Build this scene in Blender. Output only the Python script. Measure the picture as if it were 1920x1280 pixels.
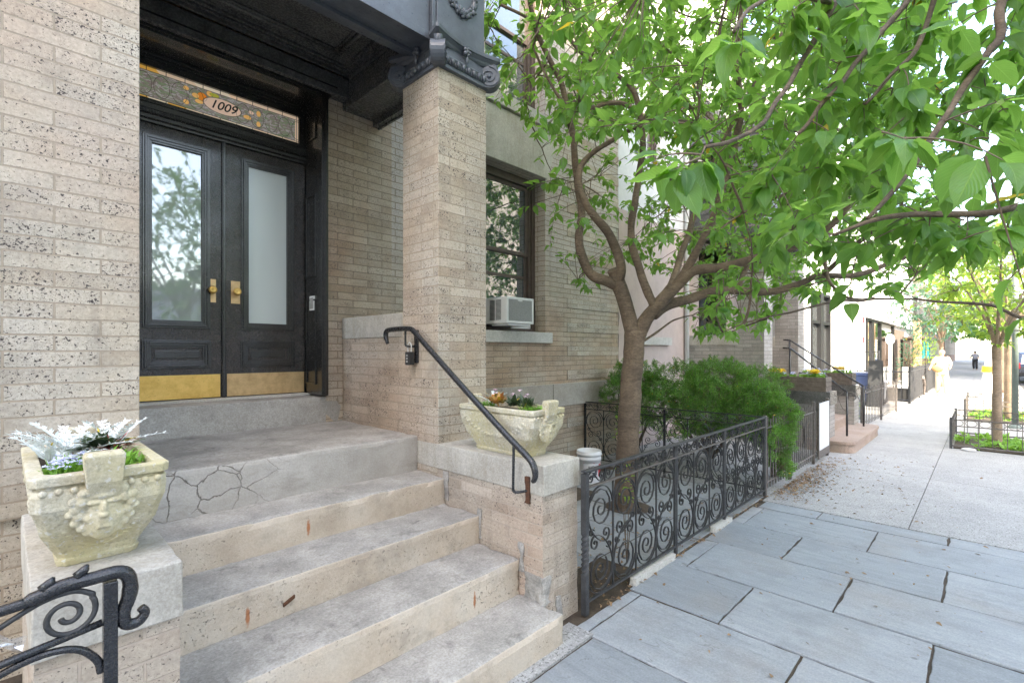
import bpy, bmesh, math, random
import numpy as np
from mathutils import Vector, Matrix, noise
random.seed(7); rng = np.random.default_rng(7)
R = math.radians
S = bpy.context.scene
for o in list(bpy.data.objects): bpy.data.objects.remove(o)
COL = S.collection

# ---------------------------------------------------------------- camera
cam = bpy.data.cameras.new('camera'); camo = bpy.data.objects.new('camera', cam); COL.objects.link(camo)
cam.sensor_width = 36; cam.lens = 17.258; cam.shift_y = 18/1920; cam.clip_end = 2000; cam.clip_start = 0.05
camo.location = (0, 0, 1.63); camo.rotation_euler = (R(90), 0, R(43.973-90))
S.camera = camo
# ---------------------------------------------------------------- light
SUN_EL = R(44); SDX, SDY = -0.58, -0.81          # towards the sun, horizontally
w = bpy.data.worlds.new('World'); S.world = w; w.use_nodes = True
nt = w.node_tree; bg = nt.nodes['Background']
sky = nt.nodes.new('ShaderNodeTexSky'); sky.sky_type = 'NISHITA'; sky.sun_disc = False
sky.sun_elevation = SUN_EL; sky.sun_rotation = math.atan2(SDX, SDY)
sky.air_density = 1.0; sky.dust_density = 1.5; sky.ozone_density = 1.0
nt.links.new(sky.outputs[0], bg.inputs[0]); bg.inputs[1].default_value = 0.15
sun = bpy.data.lights.new('sun', 'SUN'); sun.energy = 2.5; sun.angle = R(0.5); sun.color = (1, .95, .87)
suno = bpy.data.objects.new('sun', sun); COL.objects.link(suno)
sv = Vector((SDX*math.cos(SUN_EL), SDY*math.cos(SUN_EL), math.sin(SUN_EL)))
suno.rotation_euler = sv.to_track_quat('Z', 'Y').to_euler(); suno.location = (0, -5, 30)
S.view_settings.view_transform = 'Standard'; S.view_settings.look = 'None'
S.view_settings.exposure = 3.25; S.view_settings.gamma = 1; S.render.engine = 'CYCLES'
S.view_settings.use_white_balance = True; S.view_settings.white_balance_temperature = 7700; S.view_settings.white_balance_tint = 10

# ---------------------------------------------------------------- materials
class NT:
    def __init__(s, name):
        s.m = bpy.data.materials.new(name); s.m.use_nodes = True; s.t = s.m.node_tree
        s.p = s.t.nodes['Principled BSDF']; s.out = s.t.nodes['Material Output']
    def n(s, typ, ins=None, **kw):
        nd = s.t.nodes.new('ShaderNode'+typ)
        for k, v in kw.items(): setattr(nd, k, v)
        for k, v in (ins or {}).items(): s.set(nd.inputs[k], v)
        return nd
    def set(s, inp, v):
        if isinstance(v, bpy.types.NodeSocket): s.t.links.new(v, inp)
        elif isinstance(v, bpy.types.Node): s.t.links.new(v.outputs[0], inp)
        else:
            if isinstance(v, tuple) and len(v) == 3 and inp.type == 'RGBA': v = v+(1,)
            inp.default_value = v
    def P(s, **kw):
        for k, v in kw.items(): s.set(s.p.inputs[k.replace('_', ' ')], v)
        return s.m
    def uv(s): return s.n('UVMap').outputs[0]
    def obj(s): return s.n('TexCoord').outputs['Object']
    def mapv(s, v, sc=(1, 1, 1), loc=(0, 0, 0), rot=(0, 0, 0)): return s.n('Mapping', {0: v, 1: loc, 2: rot, 3: sc}).outputs[0]
    def noise(s, v, sc, det=4, rough=.6, dist=0, out=0): return s.n('TexNoise', {'Vector': v, 'Scale': sc, 'Detail': det, 'Roughness': rough, 'Distortion': dist}).outputs[out]
    def ramp(s, f, *st, interp='LINEAR'):
        nd = s.n('ValToRGB', {0: f}); cr = nd.color_ramp; cr.interpolation = interp
        while len(cr.elements) < len(st): cr.elements.new(.5)
        for e, (p, c) in zip(cr.elements, st):
            e.position = p; e.color = (c, c, c, 1) if not isinstance(c, tuple) else c+(1,)
        return nd.outputs[0]
    def mix(s, f, a, b, bt='MIX'):
        nd = s.n('Mix', data_type='RGBA', blend_type=bt)
        s.set(nd.inputs[0], f); s.set(nd.inputs[6], a); s.set(nd.inputs[7], b); return nd.outputs[2]
    def math(s, op, a, b=0., c=0.):
        nd = s.n('Math', operation=op); s.set(nd.inputs[0], a); s.set(nd.inputs[1], b)
        s.set(nd.inputs[2], c); return nd.outputs[0]
    def bump(s, h, d=.01, st=1., nrm=None):
        i = {'Height': h, 'Distance': d, 'Strength': st}
        if nrm is not None: i['Normal'] = nrm
        return s.n('Bump', i).outputs[0]
    def island(s): return s.n('NewGeometry').outputs['Random Per Island']

def m_brick(name, ca, cb, mortar, spots=1., warm=None, bw=.305, rh=.068, mort=.0045, white=.35):
    t = NT(name); uv = t.uv()
    wob = t.noise(uv, 9, 2, .5, out=1)
    uvd = t.mix(.006, uv, wob, 'ADD')
    br = t.n('TexBrick', {'Vector': uvd, 'Color1': (0, 0, 0), 'Color2': (1, 1, 1), 'Mortar': (.5, .5, .5), 'Scale': 1., 'Mortar Size': mort, 'Mortar Smooth': .25, 'Bias': 0., 'Brick Width': bw, 'Row Height': rh}, offset=.5)
    br.offset_frequency = 2
    rnd = br.outputs[0]; mask = br.outputs[1]
    c = t.ramp(rnd, (0, ca), (.5, tuple((a+b)/2 for a, b in zip(ca, cb))), (1, cb))
    big = t.ramp(t.noise(uv, 1.1, 5, .62), (.38, 0.), (.62, 1.))
    c = t.mix(t.math('MULTIPLY', big, white), c, (.55, .515, .455))
    if warm: c = t.mix(t.math('MULTIPLY', t.ramp(t.noise(t.mapv(uv, loc=(7, 3, 0)), .8, 4, .6), (.45, 0.), (.62, 1.)), .55), c, warm)
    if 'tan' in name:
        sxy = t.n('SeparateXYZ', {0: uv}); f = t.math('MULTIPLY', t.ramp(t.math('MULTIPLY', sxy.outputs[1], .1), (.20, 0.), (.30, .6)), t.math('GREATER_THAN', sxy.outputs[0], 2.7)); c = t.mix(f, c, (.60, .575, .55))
    fine = t.noise(uv, 60, 5, .7)
    c = t.mix(.6, c, t.ramp(fine, (.25, (.5, .47, .45)), (.7, (1.15, 1.13, 1.1))), 'MULTIPLY')
    gr = t.ramp(t.noise(t.mapv(uv, loc=(4, 8, 0)), 3.1, 6, .7), (.48, 1.), (.75, .62)); c = t.mix(.8, c, gr, 'MULTIPLY')
    sm = t.mix(.01, t.mapv(uv, sc=(1, 1.08, 1)), t.noise(uv, 40, 2, .5, out=1), 'ADD')
    sp = t.noise(sm, 88, 3, .5, .3)
    thr = t.math('ADD', t.math('MULTIPLY', t.math('FRACT', t.math('MULTIPLY', rnd, 7.3)), .085), t.math('MULTIPLY', t.noise(uv, 2.3, 2), .06))
    spot = t.ramp(t.math('ADD', sp, thr), (.70, 0.), (.73, 1.))
    sp2 = t.noise(sm, 210, 2, .5); spot = t.math('MAXIMUM', spot, t.math('MULTIPLY', t.ramp(t.math('ADD', sp2, thr), (.70, 0.), (.74, 1.)), .7))
    spot = t.math('MULTIPLY', spot, t.math('MULTIPLY', t.math('SUBTRACT', 1., mask), spots))
    c = t.mix(spot, c, (.075, .06, .055))
    mc = t.mix(t.noise(uv, 30, 4), tuple(x*.75 for x in mortar), tuple(x*1.15 for x in mortar))
    c = t.mix(mask, c, mc)
    # soot streaks running down
    st = t.ramp(t.noise(t.mapv(uv, sc=(5, .5, 1)), 1.6, 5, .7), (.55, 1.), (.8, .72))
    c = t.mix(1., c, st, 'MULTIPLY')
    h = t.math('SUBTRACT', t.math('SUBTRACT', t.math('MULTIPLY', fine, .35), t.math('MULTIPLY', mask, 1.)), t.math('MULTIPLY', spot, .5))
    return t.P(Base_Color=c, Roughness=.85, Normal=t.bump(h, .006, .8))

def m_stone(name, ca, cb, grime=(.12, .12, .12), g=.5, sc=1., rough=.85, streak=False, moss=None, fleck=0.):
    t = NT(name); o = t.obj()
    n1 = t.noise(o, 2.2*sc, 6, .62); n2 = t.noise(o, 90, 4, .7); n3 = t.noise(t.mapv(o, loc=(5, 9, 2)), 4.5*sc, 7, .72, .5)
    c = t.mix(t.ramp(n1, (.35, 0.), (.65, 1.)), ca, cb)
    c = t.mix(.9, c, t.ramp(n2, (.25, (.6, .59, .58)), (.75, (1.2, 1.2, 1.2))), 'MULTIPLY')
    c = t.mix(.6, c, t.ramp(t.noise(o, 22*sc, 6, .75), (.3, (.72, .71, .70)), (.7, (1.15, 1.15, 1.15))), 'MULTIPLY')
    if streak:
        s3 = t.noise(t.mapv(o, sc=(7, 7, .7)), 1.5, 5, .7)
        c = t.mix(t.math('MULTIPLY', t.ramp(s3, (.5, 0.), (.72, 1.)), .55), c, grime)
    gm = t.math('MULTIPLY', t.ramp(n3, (.56, 0.), (.74, 1.)), g)
    c = t.mix(gm, c, grime)
    if moss: c = t.mix(t.math('MULTIPLY', t.ramp(t.noise(t.mapv(o, loc=(1, 1, 8)), 3.3, 5, .6), (.42, 0.), (.7, 1.)), .8), c, moss)
    if fleck: c = t.mix(t.math('MULTIPLY', t.ramp(t.noise(o, 62, 3, .6), (.57, 0.), (.63, 1.)), fleck), c, (.11, .105, .10)); c = t.mix(t.math('MULTIPLY', t.ramp(t.noise(t.mapv(o, loc=(3, 3, 3)), 55, 3, .6), (.60, 0.), (.66, 1.)), .6), c, (.62, .61, .59))
    h = t.math('ADD', t.math('MULTIPLY', n2, .4), t.math('MULTIPLY', n3, .8))
    return t.P(Base_Color=c, Roughness=rough, Normal=t.bump(h, .006, .7))

def m_simple(name, col, rough=.6, metal=0., var=.25, sc=12, bmp=.002, coat=0., chips=None, chipt=.68, spec=None):
    t = NT(name); o = t.obj()
    n = t.noise(o, sc, 5, .65); c = t.mix(t.ramp(n, (.3, 0.), (.7, 1.)), tuple(x*(1-var) for x in col), tuple(min(1, x*(1+var)) for x in col))
    n2 = t.noise(o, sc*7, 4, .7)
    if chips: c = t.mix(t.ramp(t.noise(t.mapv(o, loc=(3, 1, 4)), sc*1.6, 6, .75), (chipt, 0.), (chipt+.03, 1.)), c, chips)
    kw = dict(Base_Color=c, Roughness=t.ramp(n2, (.3, max(.03, rough-.12)), (.7, min(1, rough+.12))), Metallic=metal)
    if bmp: kw['Normal'] = t.bump(t.math('ADD', n2, n), bmp*3, .7)
    if coat: kw['Coat_Weight'] = coat; kw['Coat_Roughness'] = .12
    return t.P(**kw)

M = {}
M['brick'] = m_brick('buff_speckled_brick', (.44, .355, .26), (.62, .55, .445), (.38, .31, .235), 1.0, white=.8, warm=(.50, .36, .27), mort=.0042)
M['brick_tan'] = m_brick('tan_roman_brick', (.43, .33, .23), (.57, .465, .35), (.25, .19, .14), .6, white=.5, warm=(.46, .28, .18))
M['brick_pier'] = m_brick('pinkish_worn_brick', (.42, .34, .26), (.56, .475, .39), (.45, .37, .30), .8, white=.4, warm=(.44, .31, .24))
M['brick_grey'] = m_brick('grey_brick', (.30, .28, .26), (.42, .40, .38), (.22, .21, .2), .3, white=.2)
M['tread'] = m_stone('worn_concrete_tread', (.29, .275, .25), (.46, .435, .40), (.11, .10, .092), .8, 1.7)
M['cap'] = m_stone('limestone_cap', (.44, .41, .36), (.57, .545, .49), (.30, .26, .19), .5, 1.3, streak=True)
M['lime'] = m_stone('limestone_trim', (.50, .48, .43), (.62, .60, .56), (.36, .32, .25), .35, 1.)
M['plinth'] = m_stone('sandstone_plinth', (.36, .32, .27), (.45, .41, .36), (.22, .18, .14), .5, 1.)
M['cast'] = m_stone('cast_stone_mossy', (.50, .44, .31), (.64, .60, .49), (.28, .21, .13), .7, 3.6, moss=(.54, .47, .25), fleck=.25)
M['brownstone'] = m_stone('brownstone', (.34, .25, .20), (.42, .33, .28), (.25, .19, .16), .4, 1.)
M['sidewalk'] = m_stone('broomed_concrete_sidewalk', (.33, .33, .325), (.42, .415, .405), (.20, .20, .20), .45, .7, fleck=.85)
M['asphalt'] = m_stone('asphalt', (.05, .05, .05), (.07, .07, .07), (.03, .03, .03), .5, 1.)
M['soil'] = m_stone('soil', (.05, .035, .025), (.10, .075, .05), (.03, .02, .015), .6, 5.)
M['kerbstone'] = m_stone('kerb_granite', (.35, .35, .34), (.45, .45, .44), (.2, .2, .2), .4, 2.)

def m_riser():
    t = NT('cast_stone_riser'); o = t.obj()
    n1 = t.noise(o, 2.4, 6, .65); n2 = t.noise(o, 100, 4, .7)
    c = t.ramp(n1, (.3, (.42, .34, .26)), (.5, (.54, .46, .37)), (.7, (.60, .54, .46)))
    pit = t.noise(t.mapv(o, loc=(4, 4, 1)), 75, 5, .7)
    reg = t.ramp(t.noise(t.mapv(o, loc=(8, 1, 3)), 1.9, 3), (.42, 0.), (.6, 1.))
    pm = t.math('MULTIPLY', t.ramp(pit, (.60, 0.), (.66, 1.)), t.math('MULTIPLY', reg, .8))
    c = t.mix(.5, c, t.ramp(n2, (.25, (.7, .68, .66)), (.75, (1.12, 1.12, 1.1))), 'MULTIPLY')
    c = t.mix(pm, c, (.13, .12, .11))
    gr = t.ramp(t.noise(t.mapv(o, loc=(2, 7, 5)), 3.2, 6, .7), (.52, 0.), (.72, 1.))
    c = t.mix(t.math('MULTIPLY', gr, .75), c, (.25, .215, .175))
    # rust stains below two iron stubs (x, z centre)
    sx = t.n('SeparateXYZ', {0: o})
    for (x0, z0) in ((-.10, .632), (-.535, .432), (.51, .255)):
        dx = t.math('DIVIDE', t.math('SUBTRACT', sx.outputs[0], x0), .011)
        dz = t.math('DIVIDE', t.math('SUBTRACT', sx.outputs[2], z0), .052)
        r2 = t.math('ADD', t.math('MULTIPLY', dx, dx), t.math('MULTIPLY', dz, dz))
        r2 = t.math('ADD', r2, t.math('MULTIPLY', t.math('SUBTRACT', t.noise(o, 55, 3), .5), 1.6))
        f = t.ramp(r2, (.25, 1.), (1., 0.))
        c = t.mix(t.math('MULTIPLY', f, .85), c, (.38, .12, .03))
    h = t.math('SUBTRACT', t.math('MULTIPLY', n2, .4), t.math('MULTIPLY', pm, 1.2))
    return t.P(Base_Color=c, Roughness=.88, Normal=t.bump(h, .006, .8))
M['riser'] = m_riser()
def m_crack():
    t = NT('cracked_grey_render'); o = t.obj()
    n1 = t.noise(o, 3, 6, .65); n2 = t.noise(o, 90, 4, .7)
    c = t.ramp(n1, (.35, (.36, .335, .30)), (.65, (.48, .455, .42)))
    wv = t.mix(.09, o, t.noise(o, 6, 4, .6, out=1), 'ADD')
    vo = t.n('TexVoronoi', {'Vector': wv, 'Scale': 6.5}, feature='DISTANCE_TO_EDGE')
    sx = t.n('SeparateXYZ', {0: o})
    reg = t.math('MULTIPLY', t.ramp(t.math('ADD', sx.outputs[0], .9), (.5, 1.), (.85, .0)), t.ramp(t.noise(o, 3.1, 2), (.40, 0.), (.52, 1.)))
    cr = t.math('MULTIPLY', t.ramp(vo.outputs[0], (.002, 1.), (.020, 0.)), reg)
    c = t.mix(.6, c, t.ramp(n2, (.25, (.68, .67, .66)), (.75, (1.12, 1.12, 1.12))), 'MULTIPLY')
    c = t.mix(t.math('MULTIPLY', cr, .75), c, (.13, .11, .09))
    low = t.ramp(t.noise(t.mapv(o, sc=(1, 1, 3)), 5, 5, .7), (.55, 0.), (.75, .6))
    c = t.mix(low, c, (.24, .22, .19))
    return t.P(Base_Color=c, Roughness=.88, Normal=t.bump(t.math('SUBTRACT', t.math('MULTIPLY', n2, .4), t.math('MULTIPLY', cr, 1.5)), .006, .8))
M['crack'] = m_crack()

def m_blue():
    t = NT('bluestone_slab'); o = t.obj(); rnd = t.island()
    c = t.ramp(rnd, (0, (.25, .27, .285)), (.5, (.30, .32, .335)), (1, (.35, .365, .375)))
    g = t.noise(t.mapv(o, sc=(5, 1, 1)), 3.2, 7, .68, .6)
    c = t.mix(.8, c, t.ramp(g, (.3, (.74, .76, .78)), (.7, (1.16, 1.15, 1.13))), 'MULTIPLY')
    rusty = t.ramp(t.noise(o, 1.3, 4, .6), (.5, 0.), (.7, .6)); c = t.mix(rusty, c, (.27, .245, .22))
    dk = t.ramp(t.noise(t.mapv(o, loc=(6, 1, 0)), 2.7, 6, .72), (.5, 0.), (.75, .55)); c = t.mix(dk, c, (.17, .18, .185))
    f = t.noise(o, 95, 4, .75); c = t.mix(.7, c, t.ramp(f, (.3, (.7, .7, .7)), (.7, (1.2, 1.2, 1.2))), 'MULTIPLY')
    dots = t.n('TexVoronoi', {'Vector': t.mix(.02, o, t.noise(o, 30, 2, .5, out=1), 'ADD'), 'Scale': 3.4, 'Randomness': 1.})
    dm = t.ramp(dots.outputs['Distance'], (.028, 1.), (.05, 0.))
    c = t.mix(t.math('MULTIPLY', dm, .6), c, (.09, .095, .10))
    ws = t.n('TexVoronoi', {'Vector': t.mapv(o, loc=(3.3, 1.7, 0)), 'Scale': 4.3}); c = t.mix(t.ramp(ws.outputs['Distance'], (.02, .7), (.035, 0.)), c, (.5, .5, .5))
    cl = t.noise(t.mapv(o, sc=(3.5, .8, 1), loc=(2, 2, 0)), 2.0, 3, .5, 1.)
    cleft = t.ramp(t.math('ABSOLUTE', t.math('SUBTRACT', cl, .5)), (.0, 1.), (.006, 0.))
    cm = t.math('MULTIPLY', cleft, t.ramp(t.noise(t.mapv(o, loc=(9, 2, 0)), 1.4, 2), (.52, 0.), (.58, .7)))
    c = t.mix(cm, c, (.12, .12, .12))
    h = t.math('ADD', t.math('MULTIPLY', g, 1.), t.math('MULTIPLY', f, .12)); h = t.math('SUBTRACT', h, t.math('MULTIPLY', cm, .3))
    return t.P(Base_Color=c, Roughness=t.ramp(g, (.3, .62), (.7, .8)), Normal=t.bump(h, .008, .55))
M['blue'] = m_blue()
M['paint'] = m_simple('black_gloss_paint', (.014, .013, .012), .2, 0, .4, 14, .0012, .7, chips=(.09, .065, .045), chipt=.70)
M['paint_old'] = m_simple('crackled_brown_black_paint', (.026, .020, .016), .26, 0, .5, 22, .0022, .6, chips=(.16, .10, .06), chipt=.70)
M['paint_flat'] = m_simple('black_weathered_paint', (.085, .084, .081), .26, 0, .4, 9, .002, chips=(.17, .165, .155), chipt=.69)
M['iron'] = m_simple('wrought_iron', (.045, .046, .048), .42, .15, .4, 16, .0015, chips=(.20, .13, .09), chipt=.70)
M['iron_black'] = m_simple('black_enamelled_iron', (.014, .015, .018), .26, .1, .3, 20, .002, .5, chips=(.12, .05, .03), chipt=.74)
M['iron_dusty'] = m_simple('dusty_iron', (.12, .105, .095), .6, .1, .35, 25, .0015)
M['rust'] = m_simple('rusty_iron', (.12, .05, .025), .8, .1, .5, 40, .003)
M['leadgrey'] = m_simple('slate_painted_metal', (.085, .095, .112), .36, 0, .3, 5, .001)
M['white'] = m_simple('white_plastic', (.72, .72, .71), .4, 0, .06, 8, .0005)
M['greymesh'] = m_simple('grey_coil_mesh', (.33, .33, .32), .6, .2, .15, 60, .001)
M['darkfin'] = m_simple('dark_fin_gap', (.06, .06, .06), .6, 0, .1, 20, 0)
M['bronze'] = m_simple('bronze_window_frame', (.085, .062, .05), .5, .1, .2, 12, .0008)
M['bark'] = None
M['darkframe'] = m_simple('black_window_frame', (.008, .008, .009), .5, 0, .2, 12, 0)
M['wood'] = m_simple('weathered_wood', (.13, .105, .085), .75, 0, .4, 18, .004)
M['palewood'] = m_simple('pale_timber', (.55, .36, .20), .7, 0, .15, 10, .002)
M['red'] = m_simple('red_plate', (.55, .03, .04), .5, 0, .1, 10, 0)
M['stucco'] = m_simple('white_stucco', (.62, .62, .62), .85, 0, .05, 8, .002)
M['pinkst'] = m_simple('pinkish_stucco', (.50, .40, .36), .85, 0, .08, 6, .002)
M['curtain'] = m_simple('grey_curtain', (.30, .33, .32), .9, 0, .05, 4, 0)
M['dark'] = m_simple('dark_interior', (.02, .022, .024), .8, 0, .1, 4, 0)
M['teal'] = m_simple('teal_cloth', (.0, .16, .17), .8, 0, .15, 6, .001)
M['navy'] = m_simple('navy_plastic', (.02, .04, .11), .5, 0, .1, 6, 0)
M['greybin'] = m_simple('grey_plastic', (.22, .23, .25), .5, 0, .1, 6, 0)
M['orange'] = m_simple('orange_plastic', (.75, .30, .05), .5, 0, .1, 6, 0)
M['carblue'] = m_simple('dark_blue_car_paint', (.03, .04, .07), .25, .3, .05, 3, 0, .8)
M['rubber'] = m_simple('black_rubber', (.02, .02, .02), .7, 0, .1, 10, 0)
M['skin'] = m_simple('skin', (.50, .31, .23), .55, 0, .08, 10, 0)
M['clothwhite'] = m_simple('white_cloth', (.62, .55, .42), .85, 0, .05, 10, .001)
M['clothgrey'] = m_simple('grey_cloth', (.30, .30, .33), .85, 0, .1, 10, .001)
M['tan'] = m_simple('tan_leather', (.40, .24, .10), .6, 0, .1, 10, .001)
M['hair'] = m_simple('brown_hair', (.06, .045, .035), .6, 0, .2, 30, .001)
M['fur'] = m_simple('grey_brown_fur', (.12, .10, .09), .9, 0, .6, 14, .003)
M['greenpole'] = m_simple('grey_green_pole', (.16, .20, .18), .5, .2, .15, 10, .0005)
M['facade_d'] = m_simple('distant_brown_facade', (.20, .16, .14), .85, 0, .3, 1.2, .001)
M['facade_e'] = m_simple('distant_grey_facade', (.20, .21, .24), .85, 0, .3, 1.2, .001)
M['facade_a'] = m_simple('cream_facade', (.46, .43, .39), .85, 0, .06, 3, .001)
M['facade_b'] = m_simple('pale_grey_facade', (.58, .59, .62), .85, 0, .06, 3, .001)
M['facade_c'] = m_brick('red_brown_brick', (.30, .17, .13), (.40, .24, .18), (.30, .27, .24), .1, bw=.22, rh=.075, white=.1)
M['pipe'] = m_simple('white_downpipe', (.65, .66, .66), .4, 0, .05, 8, 0)
M['iceblue'] = m_simple('blue_grey_metal', (.38, .42, .50), .4, .2, .05, 8, 0)

def m_glass(name, col, refl=.35, rough=.03, frost=None):
    t = NT(name); o = t.obj()
    d = t.n('BsdfDiffuse', {0: col}); g = t.n('BsdfGlossy', {0: (.95, .97, 1.), 1: rough})
    wv = t.bump(t.noise(o, 2.2, 2), .02, .06); t.set(g.inputs['Normal'], wv)
    fr = t.n('Fresnel', {0: 1.5}); f = t.math('ADD', t.math('MULTIPLY', fr, 1.3), refl)
    mx = t.n('MixShader', {0: f, 1: d, 2: g}); t.t.links.new(mx.outputs[0], t.out.inputs[0]); return t.m
M['doorglass'] = m_glass('door_glass_over_blind', (.30, .335, .315), .11)
M['doorglass2'] = m_glass('frosted_door_glass', (.50, .55, .53), .08, .25)
M['glass'] = m_glass('dark_window_glass', (.06, .075, .08), .12)
M['farglass'] = m_glass('bright_window_glass', (.25, .28, .28), .45)
def m_film():
    t = NT('clear_plastic_film'); tr = t.n('BsdfTransparent', {0: (.95, .95, .95)}); g = t.n('BsdfGlossy', {0: (1, 1, 1), 1: .2})
    mx = t.n('MixShader', {0: .35, 1: tr, 2: g}); t.t.links.new(mx.outputs[0], t.out.inputs[0]); return t.m
M['film'] = m_film()

def m_brass(name, ca, cb, metal=.85):
    t = NT(name); o = t.obj(); n = t.noise(o, 14, 6, .7); n2 = t.noise(o, 90, 4, .7)
    c = t.mix(t.ramp(n, (.35, 0.), (.62, 1.)), ca, cb); c = t.mix(t.ramp(n2, (.6, 0.), (.75, .6)), c, (.14, .08, .03))
    return t.P(Base_Color=c, Metallic=metal, Roughness=t.ramp(n, (.3, .38), (.7, .55)), Normal=t.bump(n2, .001, .5))
M['brass'] = m_brass('tarnished_yellow_brass', (.62, .38, .10), (.78, .52, .17), .75)
M['brass_dull'] = m_brass('dull_brown_brass', (.50, .33, .16), (.68, .48, .25), .6)

def m_stained():
    t = NT('stained_glass'); uv = t.uv()
    sx = t.n('SeparateXYZ', {0: uv}); U, V = sx.outputs[0], sx.outputs[1]
    warp = t.mix(.06, uv, t.noise(uv, 12, 3, .6, out=1), 'ADD')
    sw = t.noise(t.mapv(warp, sc=(1, 3.5, 1)), 13, 4, .6, 1.5)
    c = t.ramp(sw, (.28, (.14, .22, .14)), (.42, (.26, .36, .24)), (.50, (.24, .18, .20)), (.60, (.52, .52, .56)), (.72, (.22, .32, .22)))
    lead = 0.
    def fld(x0, z0, rx, rz):
        a = t.math('DIVIDE', t.math('SUBTRACT', U, x0), rx); b = t.math('DIVIDE', t.math('SUBTRACT', V, z0), rz)
        return t.math('ADD', t.math('MULTIPLY', a, a), t.math('MULTIPLY', b, b))
    def ell(x0, z0, rx, rz, col, c, lead):
        r = fld(x0, z0, rx, rz)
        if col: c = t.mix(t.ramp(r, (.98, 1.), (1.0, 0.)), c, col)
        ln = t.ramp(t.math('ABSOLUTE', t.math('SUBTRACT', r, 1.)), (.03, .8), (.09, 0.))
        return c, t.math('MAXIMUM', lead, ln)
    for i in range(12):
        x = .62+i*.115
        if 5 <= i <= 6: continue
        c, lead = ell(x, 3.66, .052, .082, None, c, lead)
    O1, O2, Y1, PK = (.9, .30, .05), (.95, .58, .22), (.5, .52, .08), (.9, .68, .58)
    for (x, z, rx, rz, co) in ((1.12, 3.69, .035, .034, O1), (1.175, 3.735, .024, .022, O2), (1.075, 3.685, .026, .02, O2), (1.01, 3.72, .02, .017, O2),
                               (1.01, 3.61, .02, .02, O2), (1.21, 3.735, .035, .016, Y1), (1.10, 3.645, .03, .017, O2), (1.55, 3.70, .018, .026, O2), (1.55, 3.61, .018, .024, O2),
                               (1.46, 3.64, .033, .018, O2), (1.49, 3.69, .022, .016, PK)):
        c, lead = ell(x, z, rx, rz, co, c, lead)
    c, lead = ell(1.27, 3.66, .142, .062, PK, c, lead)
    # border band
    inb = t.math('MAXIMUM', t.math('MAXIMUM', t.math('GREATER_THAN', V, 3.758), t.math('LESS_THAN', V, 3.562)), t.math('GREATER_THAN', U, 1.865))
    seg = t.n('TexWhiteNoise', noise_dimensions='1D'); t.set(seg.inputs['W'], t.math('FLOOR', t.math('ADD', t.math('MULTIPLY', U, 8.), t.math('MULTIPLY', V, 7.))))
    bc = t.ramp(seg.outputs[0], (0, (.9, .72, .58)), (.45, (.95, .85, .72)), (.55, (.9, .52, .12)), (.8, (.95, .72, .55)), interp='CONSTANT')
    c = t.mix(inb, c, bc)
    cell = t.math('FRACT', t.math('MULTIPLY', U, 8.)); bl = t.math('MULTIPLY', t.math('LESS_THAN', cell, .04), inb)
    e1 = t.ramp(t.math('ABSOLUTE', t.math('SUBTRACT', V, 3.757)), (.001, 1.), (.002, 0.)); e2 = t.ramp(t.math('ABSOLUTE', t.math('SUBTRACT', V, 3.563)), (.001, 1.), (.002, 0.))
    lead = t.math('MAXIMUM', t.math('MAXIMUM', lead, bl), t.math('MAXIMUM', e1, e2))
    c = t.mix(t.math('MINIMUM', lead, 1.), c, (.04, .035, .03))
    return t.P(Base_Color=c, Roughness=.18, Normal=t.bump(t.math('ADD', sw, lead), .003, .5), Emission_Color=c, Emission_Strength=.035)  # faint glow added to brighten the glass under the dark portico
M['stained'] = m_stained()

def m_leaf(name, ca, cb, tr=.42, veins=True, trcol=(.32, .62, .06), gloss=.38):
    t = NT(name); rnd = t.island(); uv = t.uv()
    c = t.mix(rnd, ca, cb)
    if 'yew' in name: c = t.mix(.85, c, t.ramp(t.noise(t.obj(), 6, 3), (.38, (.45, .5, .45)), (.6, (1.3, 1.3, 1.1))), 'MULTIPLY')
    if veins:
        sx = t.n('SeparateXYZ', {0: uv}); au = t.math('ABSOLUTE', t.math('SUBTRACT', sx.outputs[0], .5))
        mid = t.ramp(au, (.008, 1.), (.03, 0.))
        ph = t.math('FRACT', t.math('MULTIPLY', t.math('SUBTRACT', sx.outputs[1], t.math('MULTIPLY', au, .75)), 11.))
        sd = t.ramp(t.math('ABSOLUTE', t.math('SUBTRACT', ph, .5)), (.03, .7), (.14, 0.))
        v = t.math('MAXIMUM', mid, t.math('MULTIPLY', sd, .55))
        c = t.mix(t.math('MULTIPLY', v, .75), c, (.26, .42, .11))
        nb = t.bump(t.math('SUBTRACT', t.math('ABSOLUTE', t.math('SUBTRACT', ph, .5)), v), .004, .35); t.set(t.p.inputs['Normal'], nb)
    yl = t.math('GREATER_THAN', t.math('FRACT', t.math('MULTIPLY', rnd, 43.)), .996)
    if veins: c = t.mix(.7, c, t.ramp(t.noise(t.obj(), 14, 4, .6), (.35, (.62, .68, .6)), (.65, (1.25, 1.2, 1.15))), 'MULTIPLY')
    c = t.mix(yl, c, (.55, .42, .04))
    t.P(Base_Color=c, Roughness=gloss)
    tc = t.mix(yl, t.mix(rnd, trcol, tuple(x*.72 for x in trcol)), (.75, .55, .05))
    tl = t.n('BsdfTranslucent', {0: tc}); mx = t.n('MixShader', {0: tr, 1: t.p.outputs[0], 2: tl.outputs[0]})
    t.t.links.new(mx.outputs[0], t.out.inputs[0]); return t.m
M['leaf'] = m_leaf('cherry_leaf', (.03, .105, .025), (.12, .27, .05), .45, trcol=(.40, .74, .12), gloss=.26)
M['leaf2'] = m_leaf('young_tree_leaf', (.09, .22, .03), (.17, .32, .05), .5, False, (.55, .75, .10))
M['leaf3'] = m_leaf('bluish_leaf', (.05, .13, .09), (.08, .18, .12), .3, False, (.2, .4, .2))
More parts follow.
